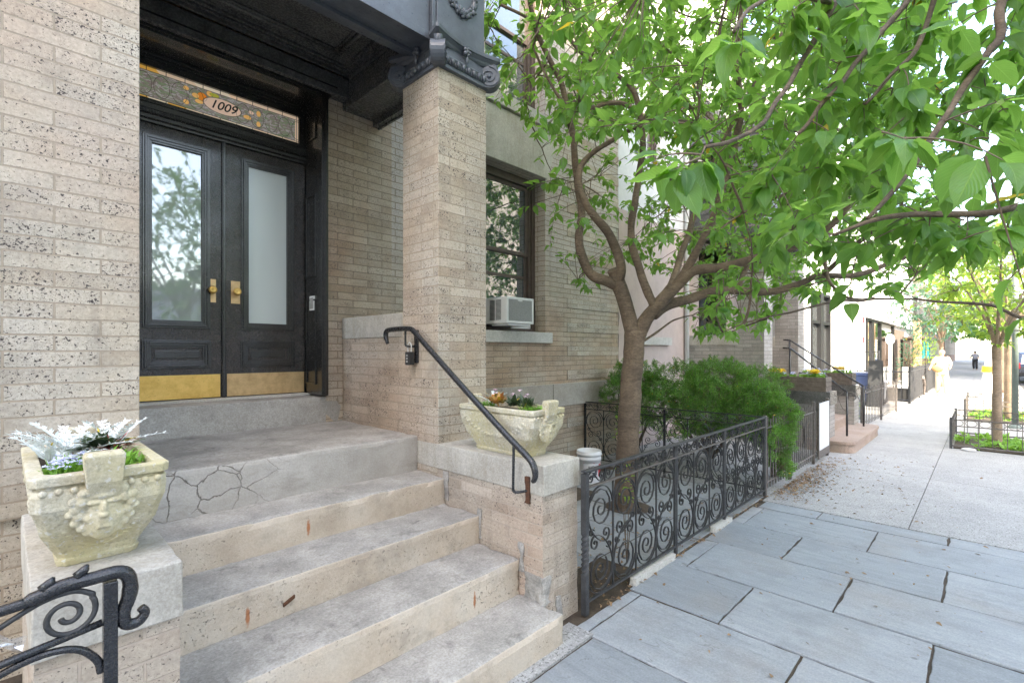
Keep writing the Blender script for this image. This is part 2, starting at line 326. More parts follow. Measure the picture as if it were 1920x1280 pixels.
M['yew'] = m_leaf('yew_needles', (.03, .12, .02), (.15, .34, .05), .25, False, (.25, .5, .06), .5)
M['herb'] = m_leaf('bright_herb_leaf', (.12, .30, .04), (.22, .45, .07), .35, False, (.4, .7, .1), .5)
M['silver'] = m_leaf('dusty_miller_leaf', (.68, .72, .70), (.85, .88, .86), .1, False, (.7, .8, .7), .8)
M['darkleaf'] = m_leaf('bronze_green_leaf', (.03, .06, .035), (.07, .10, .06), .2, False, (.15, .25, .05))
M['redleaf'] = m_leaf('dark_red_stem', (.22, .03, .025), (.30, .05, .04), .15, False, (.5, .1, .05))
M['coleus'] = m_leaf('orange_variegated_leaf', (.65, .20, .07), (.22, .28, .05), .2, False, (.6, .4, .1))
M['blueflower'] = m_leaf('pale_blue_petal', (.50, .52, .72), (.66, .68, .82), .2, False, (.6, .6, .9), .8)
M['pink'] = m_leaf('pink_petal', (.72, .48, .60), (.80, .60, .70), .2, False, (.8, .5, .6), .8)
M['yellow'] = m_leaf('yellow_petal', (.80, .55, .02), (.85, .65, .05), .2, False, (.9, .7, .1), .8)
M['deadleaf'] = m_leaf('dead_leaf', (.16, .09, .045), (.34, .22, .12), .1, False, (.3, .2, .1), .8)
def m_bark(name, ca, cb):
    t = NT(name); o = t.obj()
    n = t.noise(t.mapv(o, sc=(1, 1, 3.2)), 9, 6, .75, 1.2); n2 = t.noise(o, 45, 5, .75); n3 = t.noise(o, 3, 4, .6)
    c = t.mix(t.ramp(n, (.35, 0.), (.68, 1.)), ca, cb); c = t.mix(.9, c, t.ramp(n3, (.35, (.6, .58, .55)), (.7, (1.3, 1.25, 1.15))), 'MULTIPLY')
    c = t.mix(.7, c, t.ramp(n2, (.3, (.6, .6, .6)), (.7, (1.3, 1.3, 1.3))), 'MULTIPLY')
    ln = t.ramp(t.noise(t.mapv(o, sc=(1, 1, 9)), 9, 3, .6, .5), (.64, 0.), (.70, .5)); c = t.mix(ln, c, (.07, .05, .035))
    return t.P(Base_Color=c, Roughness=.8, Normal=t.bump(t.math('ADD', n, t.math('MULTIPLY', n2, .5)), .012, .9))
M['bark'] = m_bark('cherry_bark', (.105, .072, .048), (.20, .145, .10))
M['bark2'] = m_bark('young_bark', (.25, .18, .13), (.38, .29, .22))
M['twig'] = m_simple('twig_bark', (.15, .105, .07), .75, 0, .3, 20, 0)

# ---------------------------------------------------------------- geometry helpers
ORG = {}
class MB:
    def __init__(s): s.v = []; s.f = []; s.sm = []
    def add(s, vs, fs, smooth=False):
        b = len(s.v); s.v += [tuple(v) for v in vs]; s.f += [tuple(b+i for i in f) for f in fs]; s.sm += [smooth]*len(fs); return s
    def box(s, x0, x1, y0, y1, z0, z1):
        vs = [(x, y, z) for x in (x0, x1) for y in (y0, y1) for z in (z0, z1)]
        return s.add(vs, [(0, 1, 3, 2), (4, 6, 7, 5), (0, 4, 5, 1), (2, 3, 7, 6), (0, 2, 6, 4), (1, 5, 7, 3)])
    def gbox(s, x0, x1, y0, y1, z0, z1, step=.05, amp=.004, fr=6., seed=0., chip=0.):
        """box cut into a fine grid with worn, slightly uneven surfaces"""
        nx, ny, nz = [max(1, int(round((b-a)/step))) for a, b in ((x0, x1), (y0, y1), (z0, z1))]
        idx = {}; vs = []
        def vid(i, j, k):
            if (i, j, k) in idx: return idx[(i, j, k)]
            p = Vector((x0+(x1-x0)*i/nx, y0+(y1-y0)*j/ny, z0+(z1-z0)*k/nz)); q = p*fr+Vector((seed, seed*1.7, 0))
            d = Vector((noise.noise(q), noise.noise(q+Vector((31, 0, 0))), noise.noise(q+Vector((0, 57, 0)))))*amp
            ex = (i in (0, nx))+(j in (0, ny))+(k in (0, nz))
            if ex >= 2 and chip and k != 0:
                c = Vector(((x0+x1)/2, (y0+y1)/2, (z0+z1)/2)); a = max(0, noise.noise(p*14+Vector((seed, 3, 1))))*chip+chip*.25
                if i in (0, nx): d.x += -a if i else a
                if j in (0, ny): d.y += -a if j else a
                if k in (0, nz): d.z += -a if k else a
            idx[(i, j, k)] = len(vs); vs.append(p+d); return idx[(i, j, k)]
        fs = []
        for i in range(nx):
            for j in range(ny):
                fs.append((vid(i, j, 0), vid(i, j+1, 0), vid(i+1, j+1, 0), vid(i+1, j, 0))); fs.append((vid(i, j, nz), vid(i+1, j, nz), vid(i+1, j+1, nz), vid(i, j+1, nz)))
        for i in range(nx):
            for k in range(nz):
                fs.append((vid(i, 0, k), vid(i+1, 0, k), vid(i+1, 0, k+1), vid(i, 0, k+1))); fs.append((vid(i, ny, k), vid(i, ny, k+1), vid(i+1, ny, k+1), vid(i+1, ny, k)))
        for j in range(ny):
            for k in range(nz):
                fs.append((vid(0, j, k), vid(0, j, k+1), vid(0, j+1, k+1), vid(0, j+1, k))); fs.append((vid(nx, j, k), vid(nx, j+1, k), vid(nx, j+1, k+1), vid(nx, j, k+1)))
        return s.add(vs, fs)
    def prism(s, prof, fn0, fn1, smooth=False):
        """profile [(a,b)] placed by fn0 and fn1 at both ends"""
        n = len(prof); vs = [fn0(*p) for p in prof]+[fn1(*p) for p in prof]
        return s.add(vs, [(i, (i+1) % n, n+(i+1) % n, n+i) for i in range(n)]+[tuple(range(n))[::-1], tuple(range(n, 2*n))], smooth)
    def xprof(s, prof, x0, x1): return s.prism(prof, lambda a, b: (x0, a, b), lambda a, b: (x1, a, b))      # profile (y,z) swept along x
    def yprof(s, prof, y0, y1): return s.prism(prof, lambda a, b: (a, y0, b), lambda a, b: (a, y1, b))      # profile (x,z) swept along y
    def tube(s, pts, rad, n=8, smooth=True, cap=True):
        pts = [Vector(p) for p in pts]; m = len(pts)
        if not hasattr(rad, '__len__'): rad = [rad]*m
        t0 = (pts[1]-pts[0]).normalized(); up = Vector((0, 0, 1)) if abs(t0.z) < .9 else Vector((1, 0, 0))
        a = t0.cross(up).normalized(); vs = []
        for i, p in enumerate(pts):
            t = (pts[min(i+1, m-1)]-pts[max(i-1, 0)]).normalized()
            a = (a-t*a.dot(t)); a = a.normalized() if a.length > 1e-6 else t.orthogonal().normalized()
            b = t.cross(a)
            for k in range(n):
                th = 2*math.pi*k/n; vs.append(p+(a*math.cos(th)+b*math.sin(th))*rad[i])
        fs = [(i*n+k, i*n+(k+1) % n, (i+1)*n+(k+1) % n, (i+1)*n+k) for i in range(m-1) for k in range(n)]
        if cap: fs += [tuple(range(n))[::-1], tuple(range((m-1)*n, m*n))]
        return s.add(vs, fs, smooth)
    def bar2(s, pts, fn, th, wd):
        """flat bar bent in a plane: pts 2d, fn(a,b,c)->xyz with c across the plane"""
        m = len(pts); vs = []
        for i, p in enumerate(pts):
            q0, q1 = pts[max(i-1, 0)], pts[min(i+1, m-1)]; dx, dy = q1[0]-q0[0], q1[1]-q0[1]; L = math.hypot(dx, dy) or 1
            nx, ny = -dy/L*th/2, dx/L*th/2
            for sg, c in ((1, -wd/2), (1, wd/2), (-1, wd/2), (-1, -wd/2)): vs.append(fn(p[0]+sg*nx, p[1]+sg*ny, c))
        fs = [(i*4+k, i*4+(k+1) % 4, (i+1)*4+(k+1) % 4, (i+1)*4+k) for i in range(m-1) for k in range(4)]+[(3, 2, 1, 0), tuple((m-1)*4+k for k in range(4))]
        return s.add(vs, fs, False)
    def lathe(s, prof, c=(0, 0, 0), n=24, smooth=True):
        vs = []; m = len(prof)
        for r, z in prof:
            for k in range(n): th = 2*math.pi*k/n; vs.append((c[0]+r*math.cos(th), c[1]+r*math.sin(th), c[2]+z))
        fs = [(i*n+k, i*n+(k+1) % n, (i+1)*n+(k+1) % n, (i+1)*n+k) for i in range(m-1) for k in range(n)]
        return s.add(vs, fs, smooth)
    def ball(s, c, r, nu=12, nv=8, rot=None, smooth=True):
        if not hasattr(r, '__len__'): r = (r, r, r)
        vs = []
        for i in range(nv+1):
            ph = math.pi*i/nv
            for k in range(nu):
                th = 2*math.pi*k/nu; p = Vector((r[0]*math.sin(ph)*math.cos(th), r[1]*math.sin(ph)*math.sin(th), r[2]*math.cos(ph)))
                if rot: p = rot @ p
                vs.append(p+Vector(c))
        fs = [(i*nu+k, (i+1)*nu+k, (i+1)*nu+(k+1) % nu, i*nu+(k+1) % nu) for i in range(nv) for k in range(nu)]
        return s.add(vs, fs, smooth)
    def loft(s, rings, cap=True, smooth=False):
        n = len(rings[0]); vs = [p for r in rings for p in r]; m = len(rings)
        fs = [(i*n+k, i*n+(k+1) % n, (i+1)*n+(k+1) % n, (i+1)*n+k) for i in range(m-1) for k in range(n)]
        if cap: fs += [tuple(range(n))[::-1], tuple(range((m-1)*n, m*n))]
        return s.add(vs, fs, smooth)

def build(name, mb, mat, parent=None, bevel=0, uv=True, **mods):
    me = bpy.data.meshes.new(name); vs = np.array([tuple(v) for v in mb.v], float)
    o0 = ORG.get(parent, (0, 0, 0)) if parent else (0, 0, 0)
    me.from_pydata([tuple(v) for v in vs-np.array(o0)], [], mb.f); me.update()
    if uv:
        ul = me.uv_layers.new(name='UVMap'); data = np.zeros((len(me.loops), 2))
        nf = len(me.polygons); nrm = np.zeros(nf*3); me.polygons.foreach_get('normal', nrm); nrm = np.abs(nrm.reshape(-1, 3))
        ls = np.zeros(nf, int); lt = np.zeros(nf, int); me.polygons.foreach_get('loop_start', ls); me.polygons.foreach_get('loop_total', lt)
        li = np.zeros(len(me.loops), int); me.loops.foreach_get('vertex_index', li)
        pf = np.repeat(np.arange(nf), lt); ax = nrm.argmax(1)[pf]; co = vs[li]
        data[:, 0] = np.where(ax == 0, co[:, 1], co[:, 0]); data[:, 1] = np.where(ax == 2, co[:, 1], co[:, 2])
        ul.data.foreach_set('uv', data.ravel())
    me.polygons.foreach_set('use_smooth', mb.sm)
    me.materials.append(M[mat] if isinstance(mat, str) else mat)
    o = bpy.data.objects.new(name, me); COL.objects.link(o)
    if parent: o.parent = parent
    if bevel:
        b = o.modifiers.new('bevel', 'BEVEL'); b.width = bevel; b.segments = 2; b.limit_method = 'ANGLE'; b.angle_limit = R(40)
    ORG[o] = o0
    return o
def tag(o, label=None, cat=None, group=None, kind=None):
    if label: o['label'] = label
    if cat: o['category'] = cat
    if group: o['group'] = group
    if kind: o['kind'] = kind
    return o
def thing(name, label, cat, loc=(0, 0, 0), group=None, local=False, rz=0):
    o = bpy.data.objects.new(name, None); COL.objects.link(o); o.location = loc; o.rotation_euler = (0, 0, rz); o.empty_display_size = .2
    ORG[o] = (0, 0, 0) if local else tuple(loc); return tag(o, label, cat, group)
def copy_tree(o, parent=None):
    c = o.copy(); COL.objects.link(c)
    if parent: c.parent = parent
    for ch in list(o.children): copy_tree(ch, c)
    return c
def struct(name, mb, mat, **k): return tag(build(name, mb, mat, **k), kind='structure')

def leaf_mesh(name, P, D, N, L, mat, parent, wr=.5, droop=.25, fold=.18, rows=5, acc=True):
    """many leaves: base points P, directions D, face normals N, lengths L (all arrays)"""
    P, D, N, L = [np.asarray(a, float) for a in (P, D, N, L)]; n = len(P)
    D /= np.linalg.norm(D, axis=1)[:, None]+1e-9; N = N-(N*D).sum(1)[:, None]*D; N /= np.linalg.norm(N, axis=1)[:, None]+1e-9; B = np.cross(D, N)
    t = np.linspace(0, 1, rows+1)
    wv = np.sin(np.pi*np.clip(t, 0, 1)**.72)**.9 * (1-.35*t)
    if acc: wv = wv*np.where(t > .72, 1-.45*np.clip((t-.72)/.14, 0, 1), 1)
    wv[0] = .02; wv[-1] = .0
    tv = np.repeat(t, 3); sv_ = np.tile([-1, 0, 1], rows+1); wv3 = np.repeat(wv, 3)
    dr = droop*(1+rng.normal(0, .9, n)); fo = fold*(1+rng.normal(0, .5, n)); W = L*wr*.5*(1+rng.normal(0, .12, n))
    along = tv[None]*L[:, None]*(1-.1*dr[:, None]*tv[None]**2); down = -dr[:, None]*tv[None]**2*L[:, None]
    side = sv_[None]*wv3[None]*W[:, None]; lift = np.abs(sv_)[None]*wv3[None]*W[:, None]*fo[:, None]*2 + .04*L[:, None]*np.abs(sv_)[None]*np.sin(tv*19)[None]*wv3[None]*.5
    V = P[:, None]+D[:, None]*along[..., None]+B[:, None]*side[..., None]+N[:, None]*(down+lift)[..., None]
    nv = 3*(rows+1); V = V.reshape(-1, 3)-np.array(ORG.get(parent, (0, 0, 0)))
    f = []
    for r in range(rows):
        a = r*3; f += [(a, a+1, a+4, a+3), (a+1, a+2, a+5, a+4)]
    f = np.array(f); F = (f[None]+(np.arange(n)*nv)[:, None, None]).reshape(-1, 4)
    me = bpy.data.meshes.new(name); me.vertices.add(len(V)); me.vertices.foreach_set('co', V.ravel())
    me.loops.add(F.size); me.loops.foreach_set('vertex_index', F.ravel().astype(np.int32)); me.polygons.add(len(F))
    me.polygons.foreach_set('loop_start', np.arange(0, F.size, 4, dtype=np.int32)); me.polygons.foreach_set('loop_total', np.full(len(F), 4, np.int32))
    me.update(calc_edges=True); me.polygons.foreach_set('use_smooth', np.ones(len(F), bool))
    ul = me.uv_layers.new(name='UVMap'); uu = np.stack([(sv_+1)/2, tv], 1); uvs = np.tile(uu, (n, 1))[F.ravel()]; ul.data.foreach_set('uv', uvs.ravel())
    me.materials.append(M[mat]); o = bpy.data.objects.new(name, me); COL.objects.link(o)
    if parent: o.parent = parent
    return o

def spiral(cx, cy, r, turns, a0, dirn=1, rin=.12, n=26):
    """points from the outside in; a0 start angle, dirn +1 counter-clockwise"""
    out = []
    for i in range(n+1):
        t = i/n; rr = r*((1-t)**1.15*(1-rin)+rin); a = a0+dirn*t*turns*2*math.pi; out.append((cx+rr*math.cos(a), cy+rr*math.sin(a)))
    return out
def hermite(p0, t0, p1, t1, n=10):
    out = []
    for i in range(1, n):
        t = i/n; h00 = 2*t**3-3*t*t+1; h10 = t**3-2*t*t+t; h01 = -2*t**3+3*t*t; h11 = t**3-t*t
        out.append((h00*p0[0]+h10*t0[0]+h01*p1[0]+h11*t1[0], h00*p0[1]+h10*t0[1]+h01*p1[1]+h11*t1[1]))
    return out
def scroll(c0, r0, a0, d0, n0, c1, r1, a1, d1, n1, k=1.):
    """two spirals joined by a smooth curve; a: angle where the curve leaves, d: winding going in"""
    A = spiral(c0[0], c0[1], r0, n0, a0, d0); Bs = spiral(c1[0], c1[1], r1, n1, a1, d1)
    ta = (math.sin(a0)*d0, -math.cos(a0)*d0); tb = (-math.sin(a1)*d1, math.cos(a1)*d1)   # leaving A outwards / entering B
    L = math.dist(A[0], Bs[0])*k
    return A[::-1]+hermite(A[0], (ta[0]*L, ta[1]*L), Bs[0], (tb[0]*L, tb[1]*L))+Bs
def catmull(pts, n=6):
    P = [Vector(p) for p in pts]; P = [2*P[0]-P[1]]+P+[2*P[-1]-P[-2]]; out = []
    for i in range(1, len(P)-2):
        a, b, c, d = P[i-1:i+3]
        for k in range(n):
            t = k/n; out.append(.5*((2*b)+(c-a)*t+(2*a-5*b+4*c-d)*t*t+(3*b-3*c+d-a)*t**3))
    return out+[P[-2]]
def lerp(a, b, t): return a+(b-a)*t
def walls(mb, x0, x1, y0, y1, z0, z1, holes):
    xs = sorted({x0, x1, *[h[0] for h in holes], *[h[1] for h in holes]}); zs = sorted({z0, z1, *[h[2] for h in holes], *[h[3] for h in holes]})
    for a, b in zip(xs, xs[1:]):
        if b <= x0 or a >= x1: continue
        run = None
        for c, d in zip(zs, zs[1:]):
            hole = any(h[0] <= (a+b)/2 <= h[1] and h[2] <= (c+d)/2 <= h[3] for h in holes)
            if hole:
                if run: mb.box(a, b, y0, y1, *run); run = None
            else: run = (run[0], d) if run else (c, d)
        if run: mb.box(a, b, y0, y1, *run)
    return mb

# ================================================================ SETTING
g = MB(); g.box(-60, 160, -60, 60, -.9, -.14); struct('ground', g, 'soil')
rd = MB(); rd.box(-60, 160, -9.6, -1.02, -.139, -.12); struct('road', rd, 'asphalt')
kb = MB(); kb.box(-60, 160, -1.15, -1.0, -.135, .004); struct('kerb', kb, 'kerbstone', bevel=.01)
kb = MB(); kb.box(-60, 160, -9.75, -9.6, -.135, .004); struct('far_kerb', kb, 'kerbstone', bevel=.01)
fs_ = MB(); fs_.box(-60, 160, -12.2, -9.75, -.135, .0); struct('far_pavement', fs_, 'sidewalk')
bd = MB(); bd.box(-8, 160, -1.0, 4.6, -.138, -.012); struct('pavement_bed', bd, 'soil')
# concrete pavement beyond the bluestone, cut into flags
cp = MB()
xs = [5.775, 8.2, 10.6, 13.0, 15.4, 17.8, 20.2, 22.6, 25.0, 28, 31, 34, 38, 42, 46, 52, 58, 66, 74, 84, 96, 110, 140]
for a, b in zip(xs, xs[1:]):
    for c, d in ((-.99, .508), (.514, 1.76)): cp.box(a+.003, b-.003, c, d, -.1, 0.)
cp.box(6.0, 140, 1.76, 4.6, -.1, -.004)
struct('concrete_pavement', cp, 'sidewalk', bevel=.004)
# bluestone slabs: strips along Y between X lines, joints at given Y
bs = MB()
strips = [(5.50, 5.765, [1.72, 1.19, .23, -.7, -.99]), (4.885, 5.485, [1.77, 1.66, .70, -.25, -.99]), (4.25, 4.87, [1.77, 1.16, .205, -.6, -.99]),
          (3.615, 4.235, [1.77, 1.64, .69, -.3, -.99]), (2.99, 3.60, [1.77, 1.155, .21, -.7, -.99]), (2.35, 2.975, [1.75, 1.67, .71, -.2, -.99]),
          (1.70, 2.335, [1.62, .95, .1, -.6, -.99]), (1.05, 1.69, [1.62, .7, -.2, -.99]), (.4, 1.04, [1.62, .9, 0, -.99]), (-.3, .39, [1.62, .6, -.4, -.99]), (-1.2, -.31, [1.62, .6, -.4, -.99]), (-2.4, -1.21, [1.62, .6, -.4, -.99]), (-8, -2.41, [1.62, .6, -.4, -.99])]
for i, (a, b, ys) in enumerate(strips):
    for j, (y1, y0) in enumerate(zip(ys, ys[1:])):
        dz = random.uniform(-.004, .002); tl = random.uniform(-.003, .003); j1, j2, j3, j4 = [random.uniform(-.005, .005) for _ in range(4)]
        gp = random.uniform(.003, .007)
        cs = [(a+j1, y0+gp), (b+j2, y0+gp), (b+j3, y1-gp), (a+j4, y1-gp)]; ol = []
        for q in range(4):
            (xa, ya), (xb, yb) = cs[q], cs[(q+1) % 4]; m_ = max(3, int(math.dist(cs[q], cs[(q+1) % 4])/.05)); nx_, ny_ = (ya-yb), (xb-xa); ll = math.hypot(nx_, ny_)
            for k in range(m_):
                t_ = k/m_; e_ = max(0, noise.noise(Vector((lerp(xa, xb, t_)*9, lerp(ya, yb, t_)*9, i+j*3.3))))*.012
                if k == 0: e_ = 0; 
                ol.append((lerp(xa, xb, t_)+nx_/ll*e_, lerp(ya, yb, t_)+ny_/ll*e_))
        n_o = len(ol); hz = lambda x, y: dz+tl*((x-a)/(b-a)-.5)*2
        bs.add([(x, y, -.05) for x, y in ol]+[(x, y, hz(x, y)) for x, y in ol], [tuple(range(n_o, 2*n_o))]+[(k, (k+1) % n_o, n_o+(k+1) % n_o, n_o+k) for k in range(n_o)])
struct('bluestone_pavement', bs, 'blue', bevel=.005)
ed = MB(); ed.gbox(.3, 2.36, 1.625, 1.80, -.05, .004, .06, .002); struct('cement_strip', ed, 'sidewalk')
# yard floor behind the fence (old slate flags)
yf = MB(); random.seed(3)
y = 1.79
while y < 4.25:
    x = 2.53; hgt = random.choice((.42, .5, .6))
    while x < 5.9:
        L = random.uniform(.5, .95); x2 = min(x+L, 5.98); yf.box(x+.006, x2-.006, y+.006, min(y+hgt, 4.3)-.006, -.06, -.006+random.uniform(-.008, .004)); x = x2
    y += hgt
struct('yard_paving', yf, 'blue', bevel=.005)
tp = MB(); tp.lathe([(0, .02), (.16, .018), (.24, .0)], (4.55, 2.7, 0), 20); struct('tree_pit_soil', tp, 'soil')
random.seed(11)

# ================================================================ HOUSE
house = thing('row_house', 'buff roman brick row house with black double doors numbered 1009 under a dark portico', 'house', (1.3, 4.4, 0))
hw = MB(); walls(hw, -8, 6.9, 4.28, 4.9, 0, 12.5, [(.52, 2.02, 0, 3.93), (3.97, 5.085, 1.88, 3.95), (3.97, 5.085, 4.78, 6.8), (.6, 1.9, 5.0, 7), (-4, -2.8, 1.9, 4)])
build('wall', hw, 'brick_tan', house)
rb = MB()
for k in range(30):
    z = .068*(3+5*k)
    if z > 1.1 or z < .7: rb.box(5.56, 6.905, 4.269, 4.2795, z, z+.136)
build('quoin', rb, 'brick', house)
pl = MB(); pl.box(2.66, 4.20, 4.235, 4.279, .86, 1.185); pl.box(4.205, 5.2, 4.238, 4.279, .86, 1.18); pl.box(5.205, 6.9, 4.236, 4.279, .86, 1.18)
build('water_table', pl, 'plinth', house, bevel=.008)
ln = MB(); ln.prism([(3.75, 4.60), (5.36, 4.60), (5.10, 3.952), (3.95, 3.952)], lambda a, b: (a, 4.255, b), lambda a, b: (a, 4.47, b)); ln.box(2.7, 3.74, 4.255, 4.279, 4.2, 4.6)
ln.box(3.8, 5.25, 4.225, 4.45, 4.62, 4.78); build('lintel', ln, 'cap', house, bevel=.005)
sl = MB(); sl.box(3.87, 5.19, 4.235, 4.5, 1.737, 1.879); build('window_sill', sl, 'lime', house, bevel=.006)
co = MB(); co.box(-8, 6.9, 4.0, 4.9, 12.5, 12.9); build('cornice', co, 'paint_flat', house, bevel=.01)

def sash_window(par, x0, x1, z0, z1, yy, curtain=True, gl='glass'):
    fr = MB()
    fr.box(x0, x0+.06, yy, yy+.1, z0, z1); fr.box(x1-.06, x1, yy, yy+.1, z0, z1); fr.box(x0+.06, x1-.06, yy, yy+.1, z1-.1, z1); fr.box(x0+.06, x1-.06, yy, yy+.1, z0, z0+.05)
    fr.box(x0+.06, x0+.1, yy+.03, yy+.1, z0+.05, z1-.1); fr.box(x1-.1, x1-.06, yy+.03, yy+.1, z0+.05, z1-.1)
    w_ = build('window', fr, 'bronze', par, bevel=.004)
    zm = (z0+z1)/2+.02; sa = MB()
    for (a, b, dy) in ((z0+.05, zm+.02, .07), (zm-.02, z1-.1, .045)):
        ya, yb = yy+dy, yy+dy+.03
        sa.box(x0+.1, x0+.15, ya, yb, a, b); sa.box(x1-.15, x1-.1, ya, yb, a, b); sa.box(x0+.15, x1-.15, ya, yb, a, a+.045); sa.box(x0+.15, x1-.15, ya, yb, b-.045, b)
    sa.box(x0+.15, x1-.15, yy+.075, yy+.095, z0+.72, z0+.76)
    build('sash', sa, 'bronze', w_, bevel=.003)
    pn = MB(); pn.box(x0+.14, x1-.14, yy+.085, yy+.089, z0+.08, zm); pn.box(x0+.14, x1-.14, yy+.06, yy+.064, zm+.01, z1-.13); build('pane', pn, gl, w_)
    return w_
wn = sash_window(house, 3.975, 5.08, 1.882, 3.948, 4.46)
sash_window(house, 3.975, 5.08, 4.79, 6.8, 4.46); sash_window(house, .61, 1.89, 5.01, 6.99, 4.46); sash_window(house, -3.99, -2.81, 1.91, 3.99, 4.46)

# ---- door, frame and transom
D = 4.57
df = MB()
for sx, x0, x1 in ((1, 1.957, 2.018), (-1, .522, .583)):
    df.box(x0, x1, 4.225, 4.30, 1.235, 3.90); df.box(x0+.012, x1-.012, 4.212, 4.224, 1.235, 3.90); df.box(x0+.022, x1-.022, 4.202, 4.211, 1.235, 3.90)
df.box(1.957, 1.985, 4.30, D+.08, 1.235, 3.90); df.box(.555, .583, 4.30, D+.08, 1.235, 3.90)
for xf, s_ in ((1.957, -1), (.583, 1)):       # raised mouldings on the reveal boards
    for (a, b) in ((1.33, 1.55), (1.70, 2.10), (2.3, 3.05), (3.55, 3.83)):
        for (ya, yb, za, zb) in ((4.335, 4.35, a, b), (4.52, 4.535, a, b), (4.35, 4.52, a, a+.015), (4.35, 4.52, b-.015, b)):
            df.box(min(xf, xf+s_*.012), max(xf, xf+s_*.012), ya, yb, za, zb)
df.box(.584, 1.956, 4.24, D+.08, 3.885, 3.93)
build('door_frame', df, 'paint', house, bevel=.003)
hd = MB()                                     # stepped head mouldings
for i in range(6): hd.box(.50-.006*i, 2.04+.006*i, 4.215-.012*i, 4.279, 3.90+.013*i, 3.9115+.013*i)
build('door_head_moulding', hd, 'paint', house)
tb = MB()
for i, (z0, z1, dy) in enumerate(((3.362, 3.385, .0), (3.386, 3.40, .022), (3.401, 3.42, .012), (3.421, 3.445, .04), (3.446, 3.455, .05), (3.456, 3.50, .02), (3.501, 3.515, .032), (3.516, 3.538, .01))):
    tb.box(.586, 1.954, D-.02-dy, D+.06, z0, z1)
for i in range(70): x = .6+i*.0193; tb.box(x, x+.010, D-.078, D-.061, 3.427, 3.441)
tb.box(.586, 1.954, D-.02, D+.06, 3.785, 3.84); tb.box(.586, 1.954, D-.035, D+.06, 3.841, 3.86); tb.box(.586, 1.954, D-.05, D+.06, 3.861, 3.884)
tb.box(.586, .60, D-.02, D+.06, 3.539, 3.784); tb.box(1.892, 1.954, D-.02, D+.06, 3.539, 3.784)
build('transom_frame', tb, 'paint', house, bevel=.002)
st = MB(); st.box(.60, 1.892, D+.005, D+.012, 3.538, 3.786); trn = build('stained_glass_transom', st, 'stained', house)
def text(body, size, loc, rot, mat, parent, ext=.002, name='lettering', sx=1., sh=0., align='CENTER'):
    cu = bpy.data.curves.new(name, 'FONT'); cu.body = body; cu.size = size; cu.extrude = ext; cu.align_x = align; cu.align_y = 'CENTER'; cu.shear = sh; cu.offset = .0012 if size > .05 else 0
    o = bpy.data.objects.new(name+'_tmp', cu); COL.objects.link(o); dg = bpy.context.evaluated_depsgraph_get()
    me = bpy.data.meshes.new_from_object(o.evaluated_get(dg)); bpy.data.objects.remove(o)
    mt = Matrix.Translation(Vector(loc)-Vector(ORG.get(parent, (0, 0, 0)))) @ rot.to_matrix().to_4x4() @ Matrix.Diagonal((sx, 1, 1, 1)); me.transform(mt)
    me.materials.clear(); me.materials.append(M[mat]); ob = bpy.data.objects.new(name, me); COL.objects.link(ob); ob.parent = parent; return ob
from mathutils import Euler
RX = Euler((R(90), 0, 0))
text('1009', .10, (1.272, D+.003, 3.66), RX, 'rubber', trn, .001, 'house_number', 1.0, .35)

def door_leaf(x0, x1, sgn, label, kick, paint, gl):
    z0, z1 = 1.245, 3.358; Y0 = D
    gx0, gx1, gz0, gz1 = ((x0+.20, x1-.143) if sgn < 0 else (x0+.18, x1-.165))+(1.872, 3.215)
    px0, px1, pz0, pz1 = gx0-.005, gx1+.005, 1.555, 1.655
    b = MB(); walls(b, x0, x1, Y0, Y0+.05, z0, z1, [(gx0, gx1, gz0, gz1)])
    d = build('door', b, paint, house, bevel=.002); tag(d, label)
    m_ = MB()
    for (a0, a1, c0, c1) in ((gx0, gx1, gz0, gz1), (px0, px1, pz0, pz1)):
        for k, (o0, o1, pr) in enumerate(((.062, .048, .012), (.048, .034, .024), (.034, .016, .016), (.016, .002, .008))):
            m_.box(a0-o0, a0-o1, Y0-pr, Y0-.0005, c0-o0, c1+o0); m_.box(a1+o1, a1+o0, Y0-pr, Y0-.0005, c0-o0, c1+o0)
            m_.box(a0-o1, a1+o1, Y0-pr, Y0-.0005, c0-o0, c0-o1); m_.box(a0-o1, a1+o1, Y0-pr, Y0-.0005, c1+o1, c1+o0)
    m_.box(px0+.02, px1-.02, Y0-.006, Y0-.0005, pz0+.02, pz1-.02)
    build('moulding', m_, 'paint', d, bevel=.002)
    p_ = MB(); p_.box(gx0, gx1, Y0+.012, Y0+.018, gz0, gz1); build('pane', p_, gl, d)
    kp = MB(); kp.box(x0+.01, x1-.008, Y0-.006, Y0-.0007, 1.252, 1.44); build('kick_plate', kp, kick, d, bevel=.001)
    kx = x1-.075 if sgn < 0 else x0+.075
    k = MB(); k.box(kx-.035, kx+.035, Y0-.005, Y0-.0007, 2.03, 2.22); build('knob_plate', k, 'brass_dull', d, bevel=.001)
    kn = MB(); kn.lathe([(0, 0), (.016, .0), (.012, .02), (.012, .03), (.028, .04), (.032, .052), (.026, .064), (.012, .070), (.010, .066), (0, .068)], (0, 0, 0), 20)
    kn.v = [(kx+v[0], Y0-.004-v[2], 2.128+v[1]) for v in kn.v]; build('door_knob', kn, 'brass', d)
    return d
door_leaf(.588, 1.258, -1, 'left door leaf with bright yellow brass kick plate and reflecting glass', 'brass', 'paint_old', 'doorglass')
door_leaf(1.290, 1.953, 1, 'right door leaf with dull brown brass kick plate and pale frosted glass', 'brass_dull', 'paint_old', 'doorglass2')
ag = MB(); ag.box(1.259, 1.289, D-.012, D+.04, 1.245, 3.36); ag.box(1.266, 1.282, D-.022, D-.0125, 1.245, 3.36); build('astragal', ag, 'paint', house, bevel=.002)
tr = MB(); tr.box(.56, 1.98, 4.50, 4.64, 1.222, 1.243); build('threshold', tr, 'lime', house, bevel=.004)
